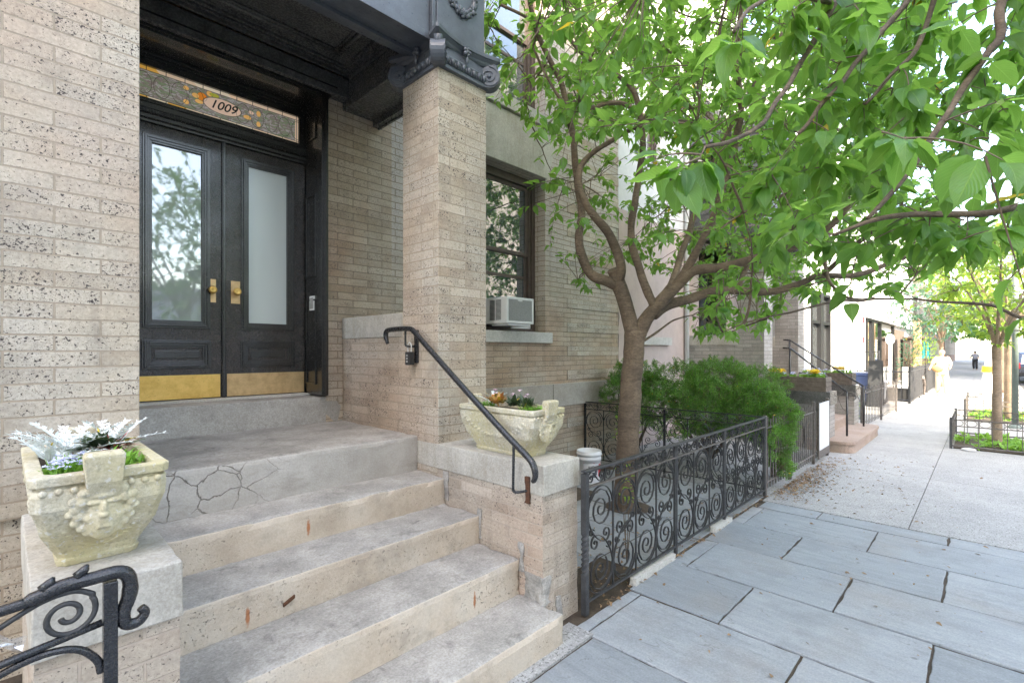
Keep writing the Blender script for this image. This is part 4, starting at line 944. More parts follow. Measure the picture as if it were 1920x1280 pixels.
# ================================================================ PLANTERS
def planter():
    t = thing('stone_planter', 'x', 'planter', local=True)
    def rr(hx, hy, z, c=.02):
        return [(-hx+c, -hy, z), (hx-c, -hy, z), (hx, -hy+c, z), (hx, hy-c, z), (hx-c, hy, z), (-hx+c, hy, z), (-hx, hy-c, z), (-hx, -hy+c, z)]
    def sub(r0, r1, n): return [r0, r1]
    b = MB(); lv = [(0, .100, .238), (.022, .106, .245), (.024, .098, .238), (.045, .108, .246), (.075, .122, .268), (.12, .142, .30), (.165, .150, .322), (.20, .161, .338), (.245, .164, .342), (.262, .160, .338), (.264, .150, .33), (.272, .152, .332), (.274, .168, .345), (.300, .170, .347), (.304, .166, .343), (.304, .132, .31), (.262, .125, .30)]
    hxz = lambda z: float(np.interp(z, [l[0] for l in lv[:12]], [l[1] for l in lv[:12]])); hyz = lambda z: float(np.interp(z, [l[0] for l in lv[:12]], [l[2] for l in lv[:12]]))
    b.loft([rr(hx, hy, z) for z, hx, hy in lv]); build('tub', b, 'cast', t, bevel=.003)
    for s_ in (-1, 1):
        b = MB()
        for k in range(19): b.ball((s_*.156, -.30+k*.0333, .255), .0115, 8, 6)
        for k in range(9):
            x = -.136+k*.034
            if abs(x) > .055: b.ball((x, s_*.338, .255), .0115, 8, 6)
        # leafy swag relief on the long sides
        for q in (-1, 1):
            for k in range(9):
                a = k/8; y = q*(.03+.24*a); z = .10+.10*a*a+.02; hx = hxz(z)-.006
                b.ball((s_*(hx+.001), y, z), (.010, .028, .013), 8, 6, Matrix.Rotation(s_*q*.5, 3, 'X'))
            b.ball((s_*.140, q*.20, .175), (.014, .05, .03), 10, 8)
        b.ball((s_*.128, 0, .14), (.016, .03, .045), 10, 8)
        build('beading', b, 'cast', t)
    for s_ in (-1, 1):
        m = MB(); F = lambda x, y, z: (x, s_*(y), z)
        def L(c, r, rot=None): m.ball(F(*c), r, 14, 10, rot)
        m.loft([[F(-.032, .318, .20), F(.032, .318, .20), F(.032, .338, .20), F(-.032, .338, .20)], [F(-.044, .322, .27), F(.044, .322, .27), F(.044, .368, .27), F(-.044, .368, .27)], [F(-.050, .325, .352), F(.050, .325, .352), F(.050, .380, .352), F(-.050, .380, .352)], [F(-.044, .332, .362), F(.044, .332, .362), F(.044, .374, .362), F(-.044, .374, .362)]])
        L((0, .318, .165), (.052, .034, .078)); L((0, .345, .190), (.010, .018, .026)); L((0, .352, .170), (.013, .013, .010)); L((0, .338, .228), (.040, .018, .012))
        for q in (-1, 1):
            L((q*.022, .345, .208), (.020, .010, .007)); L((q*.021, .341, .192), (.011, .009, .006)); L((q*.030, .332, .160), (.019, .014, .017)); L((q*.018, .338, .150), (.022, .008, .006))
            L((q*.012, .352, .262), (.012, .010, .018)); L((q*.026, .352, .300), (.008, .010, .03))
            for (a, c_, rr_) in ((.052, .215, .017), (.066, .195, .015), (.058, .172, .016), (.072, .218, .013), (.050, .240, .014), (.066, .152, .013), (.050, .135, .015), (.036, .118, .014), (.080, .180, .011)): L((q*a, .315+.20*(c_-.1), c_), (rr_, rr_*.75, rr_*1.1))
            for k in range(9): a = k/8; L((q*(.012+.075*a), hyz(.055+.07*a*a)-.004, .055+.07*a*a), (.012, .008, .0045))
        for k in range(5): L((-.014+.007*k, .346, .132), (.0036, .006, .006))
        L((0, .340, .141), (.026, .007, .004)); L((0, .337, .124), (.022, .008, .005)); L((0, .320, .108), (.020, .014, .018)); L((.0, .362, .318), (.010, .010, .022))
        mo = build('mask', m, 'cast', t)
        rm = mo.modifiers.new('r', 'REMESH'); rm.mode = 'VOXEL'; rm.voxel_size = .0032; rm.use_smooth_shade = True
        smo = mo.modifiers.new('s', 'SMOOTH'); smo.factor = .4; smo.iterations = 2
    b = MB(); b.box(-.13, .13, -.305, .305, .255, .272); build('soil', b, 'soil', t)
    return t
p1 = planter(); p1['label'] = 'yellowish cast stone planter with a carved face on the left pier, full of silver leaves'; p1['group'] = 'stone planters on the stoop piers'
p1.location = (.215, 2.29, .962)
p2 = copy_tree(p1); p2['label'] = 'mossy cast stone planter on the right pier behind the sloping handrail'; p2.location = (2.365, 2.30, .962)

def tufts(pos, n, h, spread, up=1.):
    """short strap leaves springing from points"""
    P, Dv, N, L = [], [], [], []
    for p in pos:
        for _ in range(n):
            a = random.uniform(0, 2*math.pi); el = random.uniform(.2, 1.3); d = Vector((math.cos(a)*math.cos(el), math.sin(a)*math.cos(el), math.sin(el)*up))
            P.append(Vector(p)+Vector((random.uniform(-1, 1)*spread, random.uniform(-1, 1)*spread, random.uniform(0, h*.35)))); Dv.append(d); N.append(Vector((-d.x*.3, -d.y*.3, 1))); L.append(h*random.uniform(.5, 1.1))
    return P, Dv, N, L
def herb(px, label, pts, n, h, mat, cat='plant', spread=.02, wr=.22, group=None, name='ground_herb', flower=None, up=1.):
    t = thing(name, label, cat, px, group)
    leaf_mesh('leaves', *tufts([Vector(px)+Vector(q) for q in pts], n, h, spread, up), mat, t, wr=wr, rows=3)
    if flower:
        fm, fn_, fh, fs = flower; P, Dv, N, L = [], [], [], []
        for _ in range(fn_):
            q = Vector(px)+Vector(random.choice(pts))+Vector((random.uniform(-1, 1)*spread*1.5, random.uniform(-1, 1)*spread*1.5, fh*random.uniform(.7, 1.15)))
            for k in range(5):
                a = 2*math.pi*k/5+random.random(); P.append(q); Dv.append(Vector((math.cos(a), math.sin(a), .25))); N.append(Vector((0, 0, 1))+Vector((random.uniform(-.4, .4), random.uniform(-.6, .1), 0))); L.append(fs*random.uniform(.8, 1.2))
        leaf_mesh('flower', P, Dv, N, L, fm, t, wr=1.0, rows=3, acc=False)
    return t
def dusty(loc, label, n, h, group=None):
    """silver, deeply cut leaves on pale stalks"""
    t = thing('dusty_miller', label, 'plant', loc, group); P, Dv, N, L = [], [], [], []; st_ = MB()
    for i in range(n):
        a = 2*math.pi*i/n+random.uniform(-.3, .3); el = random.uniform(.65, 1.35); base = Vector(loc)+Vector((random.uniform(-.015, .015), random.uniform(-.015, .015), 0))
        d = Vector((math.cos(a)*math.cos(el), math.sin(a)*math.cos(el), math.sin(el))); H = h*random.uniform(.7, 1.1)
        pts = [base+d*H*k/7+Vector((math.cos(a), math.sin(a), -1))*H*.28*(k/7)**2 for k in range(8)]; st_.tube(pts, [.003-.0003*k for k in range(8)], 5)
        for k in range(2, 8):
            tg = (pts[min(k+1, 7)]-pts[k-1]).normalized(); sd = tg.cross(Vector((0, 0, 1))).normalized()
            for s_ in (-1, 1):
                for j, (f, q) in enumerate(((.0, 1.), (.25, .8), (-.2, .7))):
                    P.append(pts[k]+tg*f*.012); Dv.append((sd*s_+tg*(.75+f)).normalized()+Vector((0, 0, random.uniform(-.1, .35)))); N.append(tg.cross(sd)+Vector((0, 0, .5))); L.append(H*.21*q*(1.15-.07*k))
        P.append(pts[-1]); Dv.append(tg); N.append(Vector((0, 0, 1))); L.append(H*.16)
    build('stems', st_, 'silver', t); leaf_mesh('leaves', P, Dv, N, L, 'silver', t, wr=.30, rows=3, droop=.1); return t
zt_ = 1.236
dusty((.17, 2.36, zt_), 'tall silvery dusty miller at the back of the left planter', 15, .19, 'dusty millers in the planters')
dusty((.29, 2.46, zt_), 'smaller dusty miller beside the reddish plant in the left planter', 12, .18, 'dusty millers in the planters')
dusty((.12, 2.28, zt_), 'leaning dusty miller at the left rim of the left planter', 10, .16, 'dusty millers in the planters')
herb((.15, 2.10, zt_), 'low bright green herb with pale blue flowers at the near left of the left planter', [(random.uniform(-.05, .06), random.uniform(-.07, .10), 0) for _ in range(26)], 16, .05, 'herb', spread=.014, wr=.2, flower=('blueflower', 50, .048, .011))
herb((.28, 2.09, zt_), 'bright green herb spilling over the right corner of the left planter', [(random.uniform(-.03, .05), random.uniform(-.06, .12), 0) for _ in range(16)], 16, .055, 'herb', spread=.014, wr=.2)
herb((.27, 2.30, zt_+.01), 'bronze leaved impatiens with dark red stems in the left planter', [(random.uniform(-.05, .05), random.uniform(-.05, .05), 0.02) for _ in range(7)], 9, .085, 'darkleaf', spread=.01, wr=.4, name='impatiens', up=.5)
herb((.27, 2.29, zt_+.015), 'dark red stemmed centre of the impatiens in the left planter', [(0, 0, .01), (.02, .02, .01)], 12, .09, 'redleaf', spread=.01, wr=.14, name='red_shoots', up=.5)
zq = 1.236
herb((2.36, 2.44, zq), 'orange and green variegated coleus with a pink bloom in the right planter', [(random.uniform(-.05, .05), random.uniform(-.07, .05), .03) for _ in range(9)], 10, .075, 'coleus', spread=.012, wr=.5, name='coleus', flower=('pink', 3, .10, .022))
herb((2.38, 2.20, zq), 'dark bronze impatiens with pale pink flowers in the right planter', [(random.uniform(-.06, .05), random.uniform(-.09, .08), .02) for _ in range(10)], 10, .085, 'darkleaf', spread=.012, wr=.4, name='impatiens', flower=('pink', 5, .10, .02))
herb((2.34, 2.52, zq), 'bright green tuft at the pillar end of the right planter', [(random.uniform(-.06, .06), random.uniform(-.05, .05), 0) for _ in range(12)], 14, .05, 'herb', spread=.014, wr=.2)
herb((2.37, 2.07, zq), 'bright green tuft at the street end of the right planter', [(random.uniform(-.08, .08), random.uniform(-.05, .08), 0) for _ in range(16)], 15, .05, 'herb', spread=.014, wr=.2)
dusty((2.40, 2.50, zq+.02), 'dusty miller rising from the right planter', 7, .15, 'dusty millers in the planters')

# ================================================================ TREES
CP, SP_ = Vector((0.7197, .6943, 0)), Vector((.6943, -.7197, 0))
def at(x, y, d): return CP*d+SP_*d*(x-960)/920.4+Vector((0, 0, 1.63-(y-658)/920.4*d))
def proj(p):
    d = p.dot(CP); return (960+920.4*p.dot(SP_)/d, 658-920.4*(p.z-1.63)/d, d) if d > .05 else (1e9, 1e9, d)
def limb(mb, pts, r0, r1, n=10, gn=.004, k=6):
    q = catmull(pts, k); m = len(q)
    q = [p+Vector((noise.noise(p*5), noise.noise(p*5+Vector((9, 0, 0))), 0))*gn*4 for p in q]
    mb.tube(q, [lerp(r0, r1, (i/(m-1))**.8)*(1+.10*noise.noise(q[i]*9)) for i in range(m)], n); return q
def twig_leaves(src, tip, out, tw, r=.003, nl=7, L=.1, sag=.15, hang=.35):
    """a curved twig from src to tip carrying leaves near its tip"""
    ln_ = (tip-src).length; mid = (src+tip)/2+Vector((random.uniform(-.1, .1), random.uniform(-.1, .1), random.uniform(.0, .16)))*ln_
    pts = [src*(1-t)**2+mid*2*t*(1-t)+tip*t*t for t in (0, .2, .4, .6, .8, 1)]
    tw.tube(pts, [r*1.5, r*1.3, r*1.1, r*.9, r*.7, r*.5], 4, cap=False)
    tg = (pts[-1]-pts[-3]).normalized()
    for k in range(nl):
        f = 1-.42*(k/nl)**1.0*min(1, .5/max(ln_, .1)+.35); i = f*5; a = int(min(4, i)); p = pts[a].lerp(pts[a+1], i-a)
        sd = Vector((random.gauss(0, 1), random.gauss(0, 1), random.gauss(0, .5))).normalized(); d = (tg*.45+sd*.9+Vector((0, 0, -hang))).normalized()
        pe = L*.16; q = p+d*pe; P, Dv, N, Ls = out; P.append(q); Dv.append(d); N.append(Vector((random.gauss(0, .35), random.gauss(0, .35), 1))); Ls.append(L*random.uniform(.65, 1.15))
        tw.add([p+Vector((.0008, 0, 0)), p-Vector((.0008, 0, 0)), q-Vector((.0008, 0, 0)), q+Vector((.0008, 0, 0))], [(0, 1, 2, 3)])
def foliage(sk, tips, par, leafmat, L=.1, nl=7, lr=(.6, 1.), maxl=1.1, twmat='twig', hang=.35, rows=5):
    """sk: skeleton points; tips: crown points. Secondary boughs first, then twigs."""
    out = ([], [], [], []); tw = MB(); sk = list(sk); random.shuffle(tips)
    nb = max(1, len(tips)//9); A = np.array([tuple(p) for p in sk])
    bo = MB()
    for p in tips[:nb]:
        i = int(np.argmin(((A-np.array(tuple(p)))**2).sum(1)+.25*np.maximum(0, A[:, 2]-p.z)**2)); s_ = Vector(A[i]); ln_ = (p-s_).length
        if ln_ < .12: continue
        mid = (s_+p)/2+Vector((random.uniform(-.12, .12), random.uniform(-.12, .12), random.uniform(-.02, .14)))*ln_
        pts = [s_*(1-t)**2+mid*2*t*(1-t)+p*t*t+Vector((random.uniform(-1, 1), random.uniform(-1, 1), random.uniform(-1, 1)))*.012*ln_ for t in [k/8 for k in range(9)]]
        r0 = min(.016, .005+.007*ln_); bo.tube(pts, [lerp(r0, .003, k/8) for k in range(9)], 5, cap=False)
        A = np.vstack([A, np.array([tuple(q) for q in pts[2:]])])
    for p in tips:
        j = ((A-np.array(tuple(p)))**2).sum(1); j = np.where(j < .02, 9, j); i = int(np.argmin(j)); s_ = Vector(A[i])
        if (p-s_).length > maxl: s_ = p+(s_-p).normalized()*maxl*.6
        twig_leaves(s_, p, out, tw, .0032, int(nl*random.uniform(.7, 1.3)), L*random.uniform(.8, 1.15), hang=hang)
    build('boughs', bo, 'bark', par, uv=False); build('twigs', tw, twmat, par, uv=False)
    return leaf_mesh('crown', *out, leafmat, par, wr=.58, rows=rows, fold=.12, droop=.24)

cherry = thing('cherry_tree', 'cherry tree with forked brown trunk growing in the yard behind the scroll fence', 'tree', (4.546, 2.7, 0))
tk = MB(); base = Vector((4.546, 2.7, 0))
trunk = limb(tk, [base+Vector((0, 0, -.05)), at(1172, 945, 5.14), at(1176, 850, 5.14), at(1182, 740, 5.14), at(1188, 660, 5.13), at(1190, 620, 5.12)], .128, .100, 16, .002)
build('trunk', tk, 'bark', cherry)
lm = MB(); SK = []
A1 = limb(lm, [at(1190, 640, 5.12), at(1172, 570, 5.1), at(1156, 520, 5.08), at(1150, 505, 5.06)], .082, .068, 14, .002); SK += A1
L_ = lambda pts, a, b: SK.extend(limb(lm, pts, a, b))
L_([at(1158, 535, 5.08), at(1140, 528, 5.06), at(1110, 515, 5.05), at(1091, 480, 5.05), at(1086, 440, 5.08), at(1090, 395, 5.1), at(1083, 340, 5.1), at(1078, 290, 5.05), at(1068, 230, 5.0), at(1050, 150, 4.9), at(1010, 70, 4.8), at(985, -40, 4.7)], .062, .022)
L_([at(1160, 530, 5.08), at(1164, 497, 4.98), at(1148, 448, 4.9), at(1116, 408, 4.85), at(1098, 380, 4.85), at(1085, 345, 4.88), at(1092, 310, 4.9), at(1115, 285, 4.9), at(1150, 262, 4.9), at(1190, 240, 4.85)], .056, .02)
L_([at(1228, 582, 5.05), at(1221, 560, 4.98), at(1205, 521, 4.9), at(1189, 473, 4.85), at(1183, 424, 4.8), at(1190, 383, 4.75), at(1198, 330, 4.7), at(1205, 262, 4.6), at(1195, 187, 4.5), at(1168, 150, 4.45), at(1120, 122, 4.4), at(1085, 95, 4.35), at(1057, 65, 4.3), at(1010, 45, 4.2), at(940, 10, 4.1)], .05, .012)
L_([at(1196, 205, 4.52), at(1150, 192, 4.45), at(1090, 207, 4.4), at(1057, 192, 4.3), at(1030, 150, 4.3), at(1000, 90, 4.2)], .024, .010)
A2 = limb(lm, [at(1192, 640, 5.12), at(1211, 600, 5.08), at(1235, 570, 5.0), at(1262, 540, 4.95)], .076, .064, 14, .002); SK += A2
L_([at(1240, 565, 5.0), at(1275, 530, 4.9), at(1301, 508, 4.8), at(1357, 500, 4.7), at(1425, 482, 4.6), at(1477, 469, 4.5), at(1550, 430, 4.4), at(1620, 350, 4.3), at(1700, 250, 4.2)], .062, .02)
L_([at(1225, 590, 5.04), at(1250, 572, 5.1), at(1294, 560, 5.15), at(1340, 545, 5.15), at(1387, 545, 5.15), at(1444, 547, 5.1), at(1500, 532, 5.05), at(1537, 517, 5.0), at(1609, 515, 5.0), at(1700, 480, 5.0)], .062, .022)
L_([at(1268, 535, 4.92), at(1295, 490, 4.8), at(1312, 460, 4.7), at(1340, 400, 4.6), at(1370, 300, 4.5), at(1390, 200, 4.4), at(1380, 100, 4.3), at(1400, -40, 4.2)], .045, .018)
L_([at(1255, 545, 4.93), at(1290, 440, 5.2), at(1340, 300, 5.4), at(1420, 150, 5.5), at(1500, 0, 5.6)], .04, .016)
L_([at(1545, 485, 4.6), at(1560, 532, 4.3), at(1594, 559, 4.0), at(1660, 560, 3.7), at(1725, 561, 3.5)], .016, .006)
L_([at(1380, 548, 5.15), at(1400, 500, 5.3), at(1430, 440, 5.5), at(1500, 330, 5.7), at(1560, 250, 5.8)], .03, .014)
L_([at(1205, 640, 5.1), at(1230, 625, 5.2), at(1265, 600, 5.4), at(1300, 590, 5.7)], .016, .007)
L_([at(1190, 240, 4.55), at(1240, 190, 4.3), at(1290, 140, 4.1), at(1340, 90, 3.9), at(1360, 0, 3.8)], .024, .01)
L_([at(1425, 482, 4.6), at(1480, 380, 4.1), at(1520, 280, 3.8), at(1560, 160, 3.5), at(1600, 40, 3.3)], .026, .01)
L_([at(1540, 517, 5.0), at(1640, 430, 4.6), at(1740, 380, 4.3), at(1850, 300, 4.1), at(1950, 250, 4.0)], .026, .01)
build('limb', lm, 'bark', cherry)
low = [(880, 60), (905, 190), (935, 300), (975, 400), (1020, 450), (1060, 520), (1110, 560), (1150, 480), (1200, 500), (1260, 560), (1300, 640), (1360, 650), (1420, 640), (1470, 600), (1520, 570), (1600, 560), (1660, 545), (1720, 530), (1800, 500), (1990, 500)]
def lowy(x): return np.interp(x, [p[0] for p in low], [p[1] for p in low], left=-999)
tips = []; tries = 0
while len(tips) < 3300 and tries < 200000:
    tries += 1
    p = Vector((random.uniform(2.2, 9.2), random.uniform(.2, 4.05), random.uniform(1.5, 7.2)))
    e = Vector(((p.x-5.3)/3.6, (p.y-2.2)/2.3, (p.z-4.0)/3.1))
    if e.length > 1: continue
    x, y, d = proj(p)
    if d < 2.3 or (p.x < 2.95 and p.y > 2.5): continue
    if -150 < y and x < 2100:
        if y > lowy(x)-8: continue
        if x < 1340 and y > 255 and random.random() < ((.35 if x > 1170 else .70) if d > 5.2 else .90): continue
        if x < 1060 and y > 60 and random.random() < .35: continue
        if 1290 < x < 1640 and 420 < y < 575 and d < 4.9 and random.random() < .8: continue
        if x > 1280 and y > 540 and random.random() < .35: continue
    elif random.random() < .45: continue
    tips.append(p)
foliage(SK, tips, cherry, 'leaf', L=.108, nl=8, rows=5)

st2 = thing('street_tree', 'tree at the kerb whose near leafy branches hang into view at the upper right', 'tree', (3.1, -1.35, 0))
tk = MB(); limb(tk, [(3.1, -1.45, -.1), (3.12, -1.43, .8), (3.08, -1.4, 1.7), (3.1, -1.35, 2.3)], .10, .075, 12, .002); build('trunk', tk, 'bark', st2)
lm = MB(); SK = []
L_([Vector((3.1, -1.35, 2.25)), Vector((2.8, -.75, 2.75)), at(1935, -30, 1.62), at(1875, 72, 1.62), at(1850, 100, 1.62), at(1795, 185, 1.62), at(1762, 232, 1.60)], .018, .009)
L_([at(1762, 232, 1.60), at(1720, 300, 1.56), at(1660, 370, 1.5), at(1625, 410, 1.48)], .010, .006)
L_([Vector((3.1, -1.4, 2.1)), Vector((3.05, -.7, 2.15)), at(1960, 385, 2.0), at(1837, 401, 1.9), at(1706, 403, 1.85), at(1630, 415, 1.8), at(1560, 440, 1.8)], .022, .006)
L_([Vector((2.8, -.75, 2.75)), at(1760, -60, 2.2), at(1700, 10, 2.2), at(1627, 90, 2.1), at(1560, 180, 2.0), at(1500, 250, 1.9)], .018, .007)
L_([at(1760, -60, 2.2), at(1730, 75, 2.1), at(1672, 142, 2.05), at(1620, 195, 2.0)], .013, .006)
L_([Vector((2.8, -.75, 2.75)), at(1620, -80, 2.0), at(1562, 10, 1.9), at(1530, 62, 1.85), at(1495, 125, 1.8), at(1440, 220, 1.6), at(1380, 260, 1.45), at(1320, 275, 1.35)], .016, .005)
L_([at(1562, 10, 1.9), at(1480, -20, 1.6), at(1420, 10, 1.45), at(1378, 60, 1.35)], .009, .005)
L_([Vector((3.05, -.7, 2.15)), at(1960, 590, 2.6), at(1860, 572, 2.6), at(1760, 565, 2.6), at(1725, 561, 2.6)], .012, .005)
build('limb', lm, 'bark', st2)
out = ([], [], [], []); tw = MB(); A = np.array([tuple(q) for q in SK])
cl = [(1265, 318, 1.28, 9), (1310, 300, 1.32, 6), (1225, 300, 1.4, 4), (1378, 80, 1.35, 6), (1530, 400, 1.65, 8), (1500, 390, 1.7, 4), (1620, 40, 1.7, 7), (1700, 262, 1.35, 8), (1640, 240, 1.5, 5), (1790, 330, 1.5, 7), (1880, 300, 1.15, 4),
      (1850, 110, 1.6, 7), (1780, 60, 1.8, 6), (1600, 470, 2.1, 6), (1740, 440, 1.9, 7), (1800, 450, 1.8, 6), (1880, 430, 1.7, 7), (1595, 565, 2.3, 3), (1650, 540, 2.5, 5), (1935, 585, 1.25, 2), (1450, 200, 1.75, 5), (1500, 60, 1.8, 6), (1910, 180, 1.4, 5), (1700, 120, 1.9, 6), (1560, 250, 1.9, 6)]
for _ in range(270):
    x = random.uniform(1430, 2040); cl.append((x, random.uniform(-120, 470), random.uniform(1.75, 3.1), 7))
def near_(c):
    p = at(*c[:3]); return float(((A-np.array(tuple(p)))**2).sum(1).min())
for (x, y, d, nl) in sorted(cl, key=near_):
    p = at(x, y, d); j = ((A-np.array(tuple(p)))**2).sum(1); j = j+.6*np.maximum(0, p.z-.05-A[:, 2]); s_ = Vector(A[int(np.argmin(np.where(j < .004, 9, j)))])
    A = np.vstack([A, np.array([tuple(s_.lerp(p, .6)), tuple(s_.lerp(p, .85))])])
    twig_leaves(s_, p, out, tw, .0022, nl, .122, hang=.5)
for _ in range(330):          # the part of the crown above and behind the camera's view
    p = Vector((random.uniform(1.4, 5.4), random.uniform(-3.6, -.4), random.uniform(2.6, 5.8)))
    if (Vector(((p.x-3.2)/2.3, (p.y+1.9)/1.9, (p.z-4.1)/1.8))).length > 1: continue
    x, y, d = proj(p)
    if 900 < x < 1990 and -60 < y < 1300: continue
    s_ = Vector((3.1, -1.35, 2.6)).lerp(p, .75); twig_leaves(s_, p, out, tw, .003, 9, .12)
build('twigs', tw, 'twig', st2, uv=False); leaf_mesh('crown', *out, 'leaf', st2, wr=.60, rows=7, fold=.13, droop=.26)

def young_tree(name, label, base, h0, cr, cc, n, mat, L, group, r0=.06, bark='bark2', grp=None, nl=7, rows=3):
    t = thing(name, label, 'tree', base, grp); B = Vector(base); c = Vector(cc); tk = MB()
    limb(tk, [B+Vector((0, 0, -.05)), B+Vector((.01, 0, h0*.5)), B+Vector((0, .01, h0))], r0*1.1, r0*.9, 10, .001); build('trunk', tk, bark, t)
    lm = MB(); sk = []
    for k in range(7):
        a = 2*math.pi*k/7+random.random()*.5; e = c+Vector((math.cos(a)*cr[0]*.55, math.sin(a)*cr[1]*.55, random.uniform(-.1, .6)*cr[2]))
        q = limb(lm, [B+Vector((0, 0, h0*.96)), B+Vector((0, 0, h0))+(e-B-Vector((0, 0, h0)))*.35+Vector((0, 0, .12)), e], r0*.5, r0*.18, 7, .003); sk += q
    build('limb', lm, bark, t); tips = []
    while len(tips) < n:
        v = Vector([random.uniform(-1, 1) for _ in range(3)])
        if v.length > 1 or v.length < random.random()*.6: continue
        p = Vector((c.x+v.x*cr[0], c.y+v.y*cr[1], c.z+v.z*cr[2]))
        if noise.noise(p*1.2) < -.12: continue
        tips.append(p)
    foliage(sk, tips, t, mat, L=L, nl=nl, maxl=.9, rows=rows); return t
G_ = 'young trees along the kerb'
young_tree('young_street_tree', 'young tree with slim pale trunk inside the nearest low iron tree guard', (11.7, -.14, 0), 1.72, (1.5, 1.35, 1.15), (11.7, -.3, 2.85), 330, 'leaf2', .13, None, .062, grp=G_)
young_tree('young_street_tree', 'second kerb tree with a thicker pale trunk just behind the nearest one', (16.7, -.42, 0), 1.9, (2.1, 1.7, 1.5), (16.9, -.5, 3.6), 300, 'leaf2', .15, None, .11, grp=G_)
young_tree('young_street_tree', 'bluish leaved tree by the white storefront beyond the black fence', (30.0, 1.45, 0), 1.9, (3.4, 1.6, 1.6), (28.0, 1.7, 3.5), 300, 'leaf3', .17, None, .09, grp=G_)
young_tree('young_street_tree', 'sunlit pale green tree in the middle distance along the kerb', (27.0, -.5, 0), 2.4, (3.0, 2.0, 2.0), (27, -.3, 4.6), 330, 'leaf2', .20, None, .12, grp=G_, nl=6)
for i, (x, y, zc, s_, lab) in enumerate(((46, .4, 4.2, 1., 'dark leafy tree shading the pavement where the second walker is'), (62, -.2, 5.2, 1.2, 'broad dark tree farther down the pavement'), (86, 0, 6., 1.5, 'farthest dark tree closing the view down the pavement'))):
    young_tree('far_tree', lab, (x, -.9, 0), 2.4*s_, (4.5*s_, 2.8*s_, 2.0*s_), (x, y, zc), 260, 'leaf', .34*s_, None, .16*s_, 'bark', 'trees far down the pavement', nl=6)
young_tree('opposite_tree', 'leafy tree on the far side of the street seen mirrored in the left door glass', (3.6, -7.4, 0), 2.6, (2.6, 2.0, 2.3), (3.6, -7.2, 4.6), 330, 'leaf', .2, None, .12, 'bark', nl=7)

# ---- yew hedge
def yew(label, loc, lobes, n, grp='yew bushes behind the fence'):
    t = thing('yew_bush', label, 'bush', loc, grp); P, Dv, N, L = [], [], [], []; st_ = MB()
    tot = sum(r[0]*r[1]*r[2] for c, r in lobes)
    for c, r in lobes:
        c = Vector(c); k = int(n*r[0]*r[1]*r[2]/tot)+20
        for _ in range(k):
            v = Vector([random.gauss(0, 1) for _ in range(3)]).normalized()*random.uniform(.55, 1.03)**.5
            p = Vector((c.x+v.x*r[0], c.y+v.y*r[1], c.z+v.z*r[2]))
            if noise.noise(p*4.2) < -.27: continue
            p += Vector((noise.noise(p*5), noise.noise(p*5+Vector((5, 0, 0))), noise.noise(p*5+Vector((0, 5, 0)))))*.09
            ax = (v+Vector((random.gauss(0, .45), random.gauss(0, .45), random.gauss(.25, .4)))).normalized(); sd = ax.orthogonal().normalized()
            if random.random() < .4: st_.tube([p-ax*.16, p], .002, 3, cap=False)
            for q in range(11):
                f = q/11; a = q*2.4; s2 = (Matrix.Rotation(a, 3, ax) @ sd); P.append(p-ax*.07*(1-f)*1.3); Dv.append(s2*.8+ax*.85); N.append(ax.cross(s2)+ax*.2); L.append(random.uniform(.026, .046))
    for c, r in lobes: st_.tube([Vector(loc)+Vector((0, 0, .0)), Vector(loc).lerp(Vector(c), .6)+Vector((.04, .02, -.05)), Vector(c)], [.03, .02, .008], 6)
    build('stems', st_, 'bark', t, uv=False)
    leaf_mesh('foliage', P, Dv, N, L, 'yew', t, wr=.34, rows=2, droop=.05, acc=False); return t
yew('dark green yew bush growing tight to the wall left of the tree trunk', (6.5, 3.8, 0), [((6.45, 3.75, 1.25), (.35, .32, .34)), ((6.7, 3.5, .95), (.4, .4, .4)), ((6.3, 3.9, 1.0), (.25, .25, .35))], 1500)
yew('broad green yew bush filling the next yard behind the dividing fence', (7.5, 3.0, 0), [((7.0, 3.3, 1.12), (.55, .5, .42)), ((7.3, 2.8, 1.12), (.6, .5, .40)), ((7.8, 3.0, 1.1), (.6, .6, .45)), ((7.9, 2.45, 1.05), (.5, .4, .42)), ((6.75, 2.8, .85), (.5, .5, .45)), ((7.0, 2.4, .8), (.55, .4, .4)), ((6.35, 3.1, .8), (.32, .5, .4))], 5600)
yew('bright green yew boughs spilling over the corner where the scroll fence ends', (7.0, 2.0, 0), [((6.75, 1.95, .80), (.42, .34, .36)), ((6.45, 1.82, .50), (.30, .2, .30)), ((7.0, 2.1, 1.0), (.35, .3, .26)), ((6.2, 1.74, .66), (.22, .12, .14)), ((6.5, 1.74, .27), (.22, .12, .18))], 2400)
# scraggly potted vine by the trunk
v = thing('vine', 'straggly yellowing vine climbing beside the tree trunk', 'plant', (5.35, 3.2, 0)); tw = MB(); out = ([], [], [], [])
for k in range(9):
    b_ = Vector((5.35, 3.2, 0)); e = b_+Vector((random.uniform(-.15, .25), random.uniform(-.2, .2), random.uniform(.35, .85))); twig_leaves(b_+Vector((random.uniform(-.05, .05), 0, 0)), e, out, tw, .004, 7, .085, hang=.2)
build('stems', tw, 'palewood', v, uv=False); leaf_mesh('leaves', *out, 'leaf2', v, rows=3)
v = thing('seedling', 'small bright green seedling just behind the first fence panel', 'plant', (3.35, 2.0, 0)); tw = MB(); out = ([], [], [], [])
for k in range(4): twig_leaves(Vector((3.35, 2.0, 0)), Vector((3.35+random.uniform(-.06, .06), 2.0+random.uniform(-.05, .05), random.uniform(.62, .76))), out, tw, .003, 5, .06, hang=.1)
build('stems', tw, 'twig', v, uv=False); leaf_mesh('leaves', *out, 'leaf2', v, rows=3)
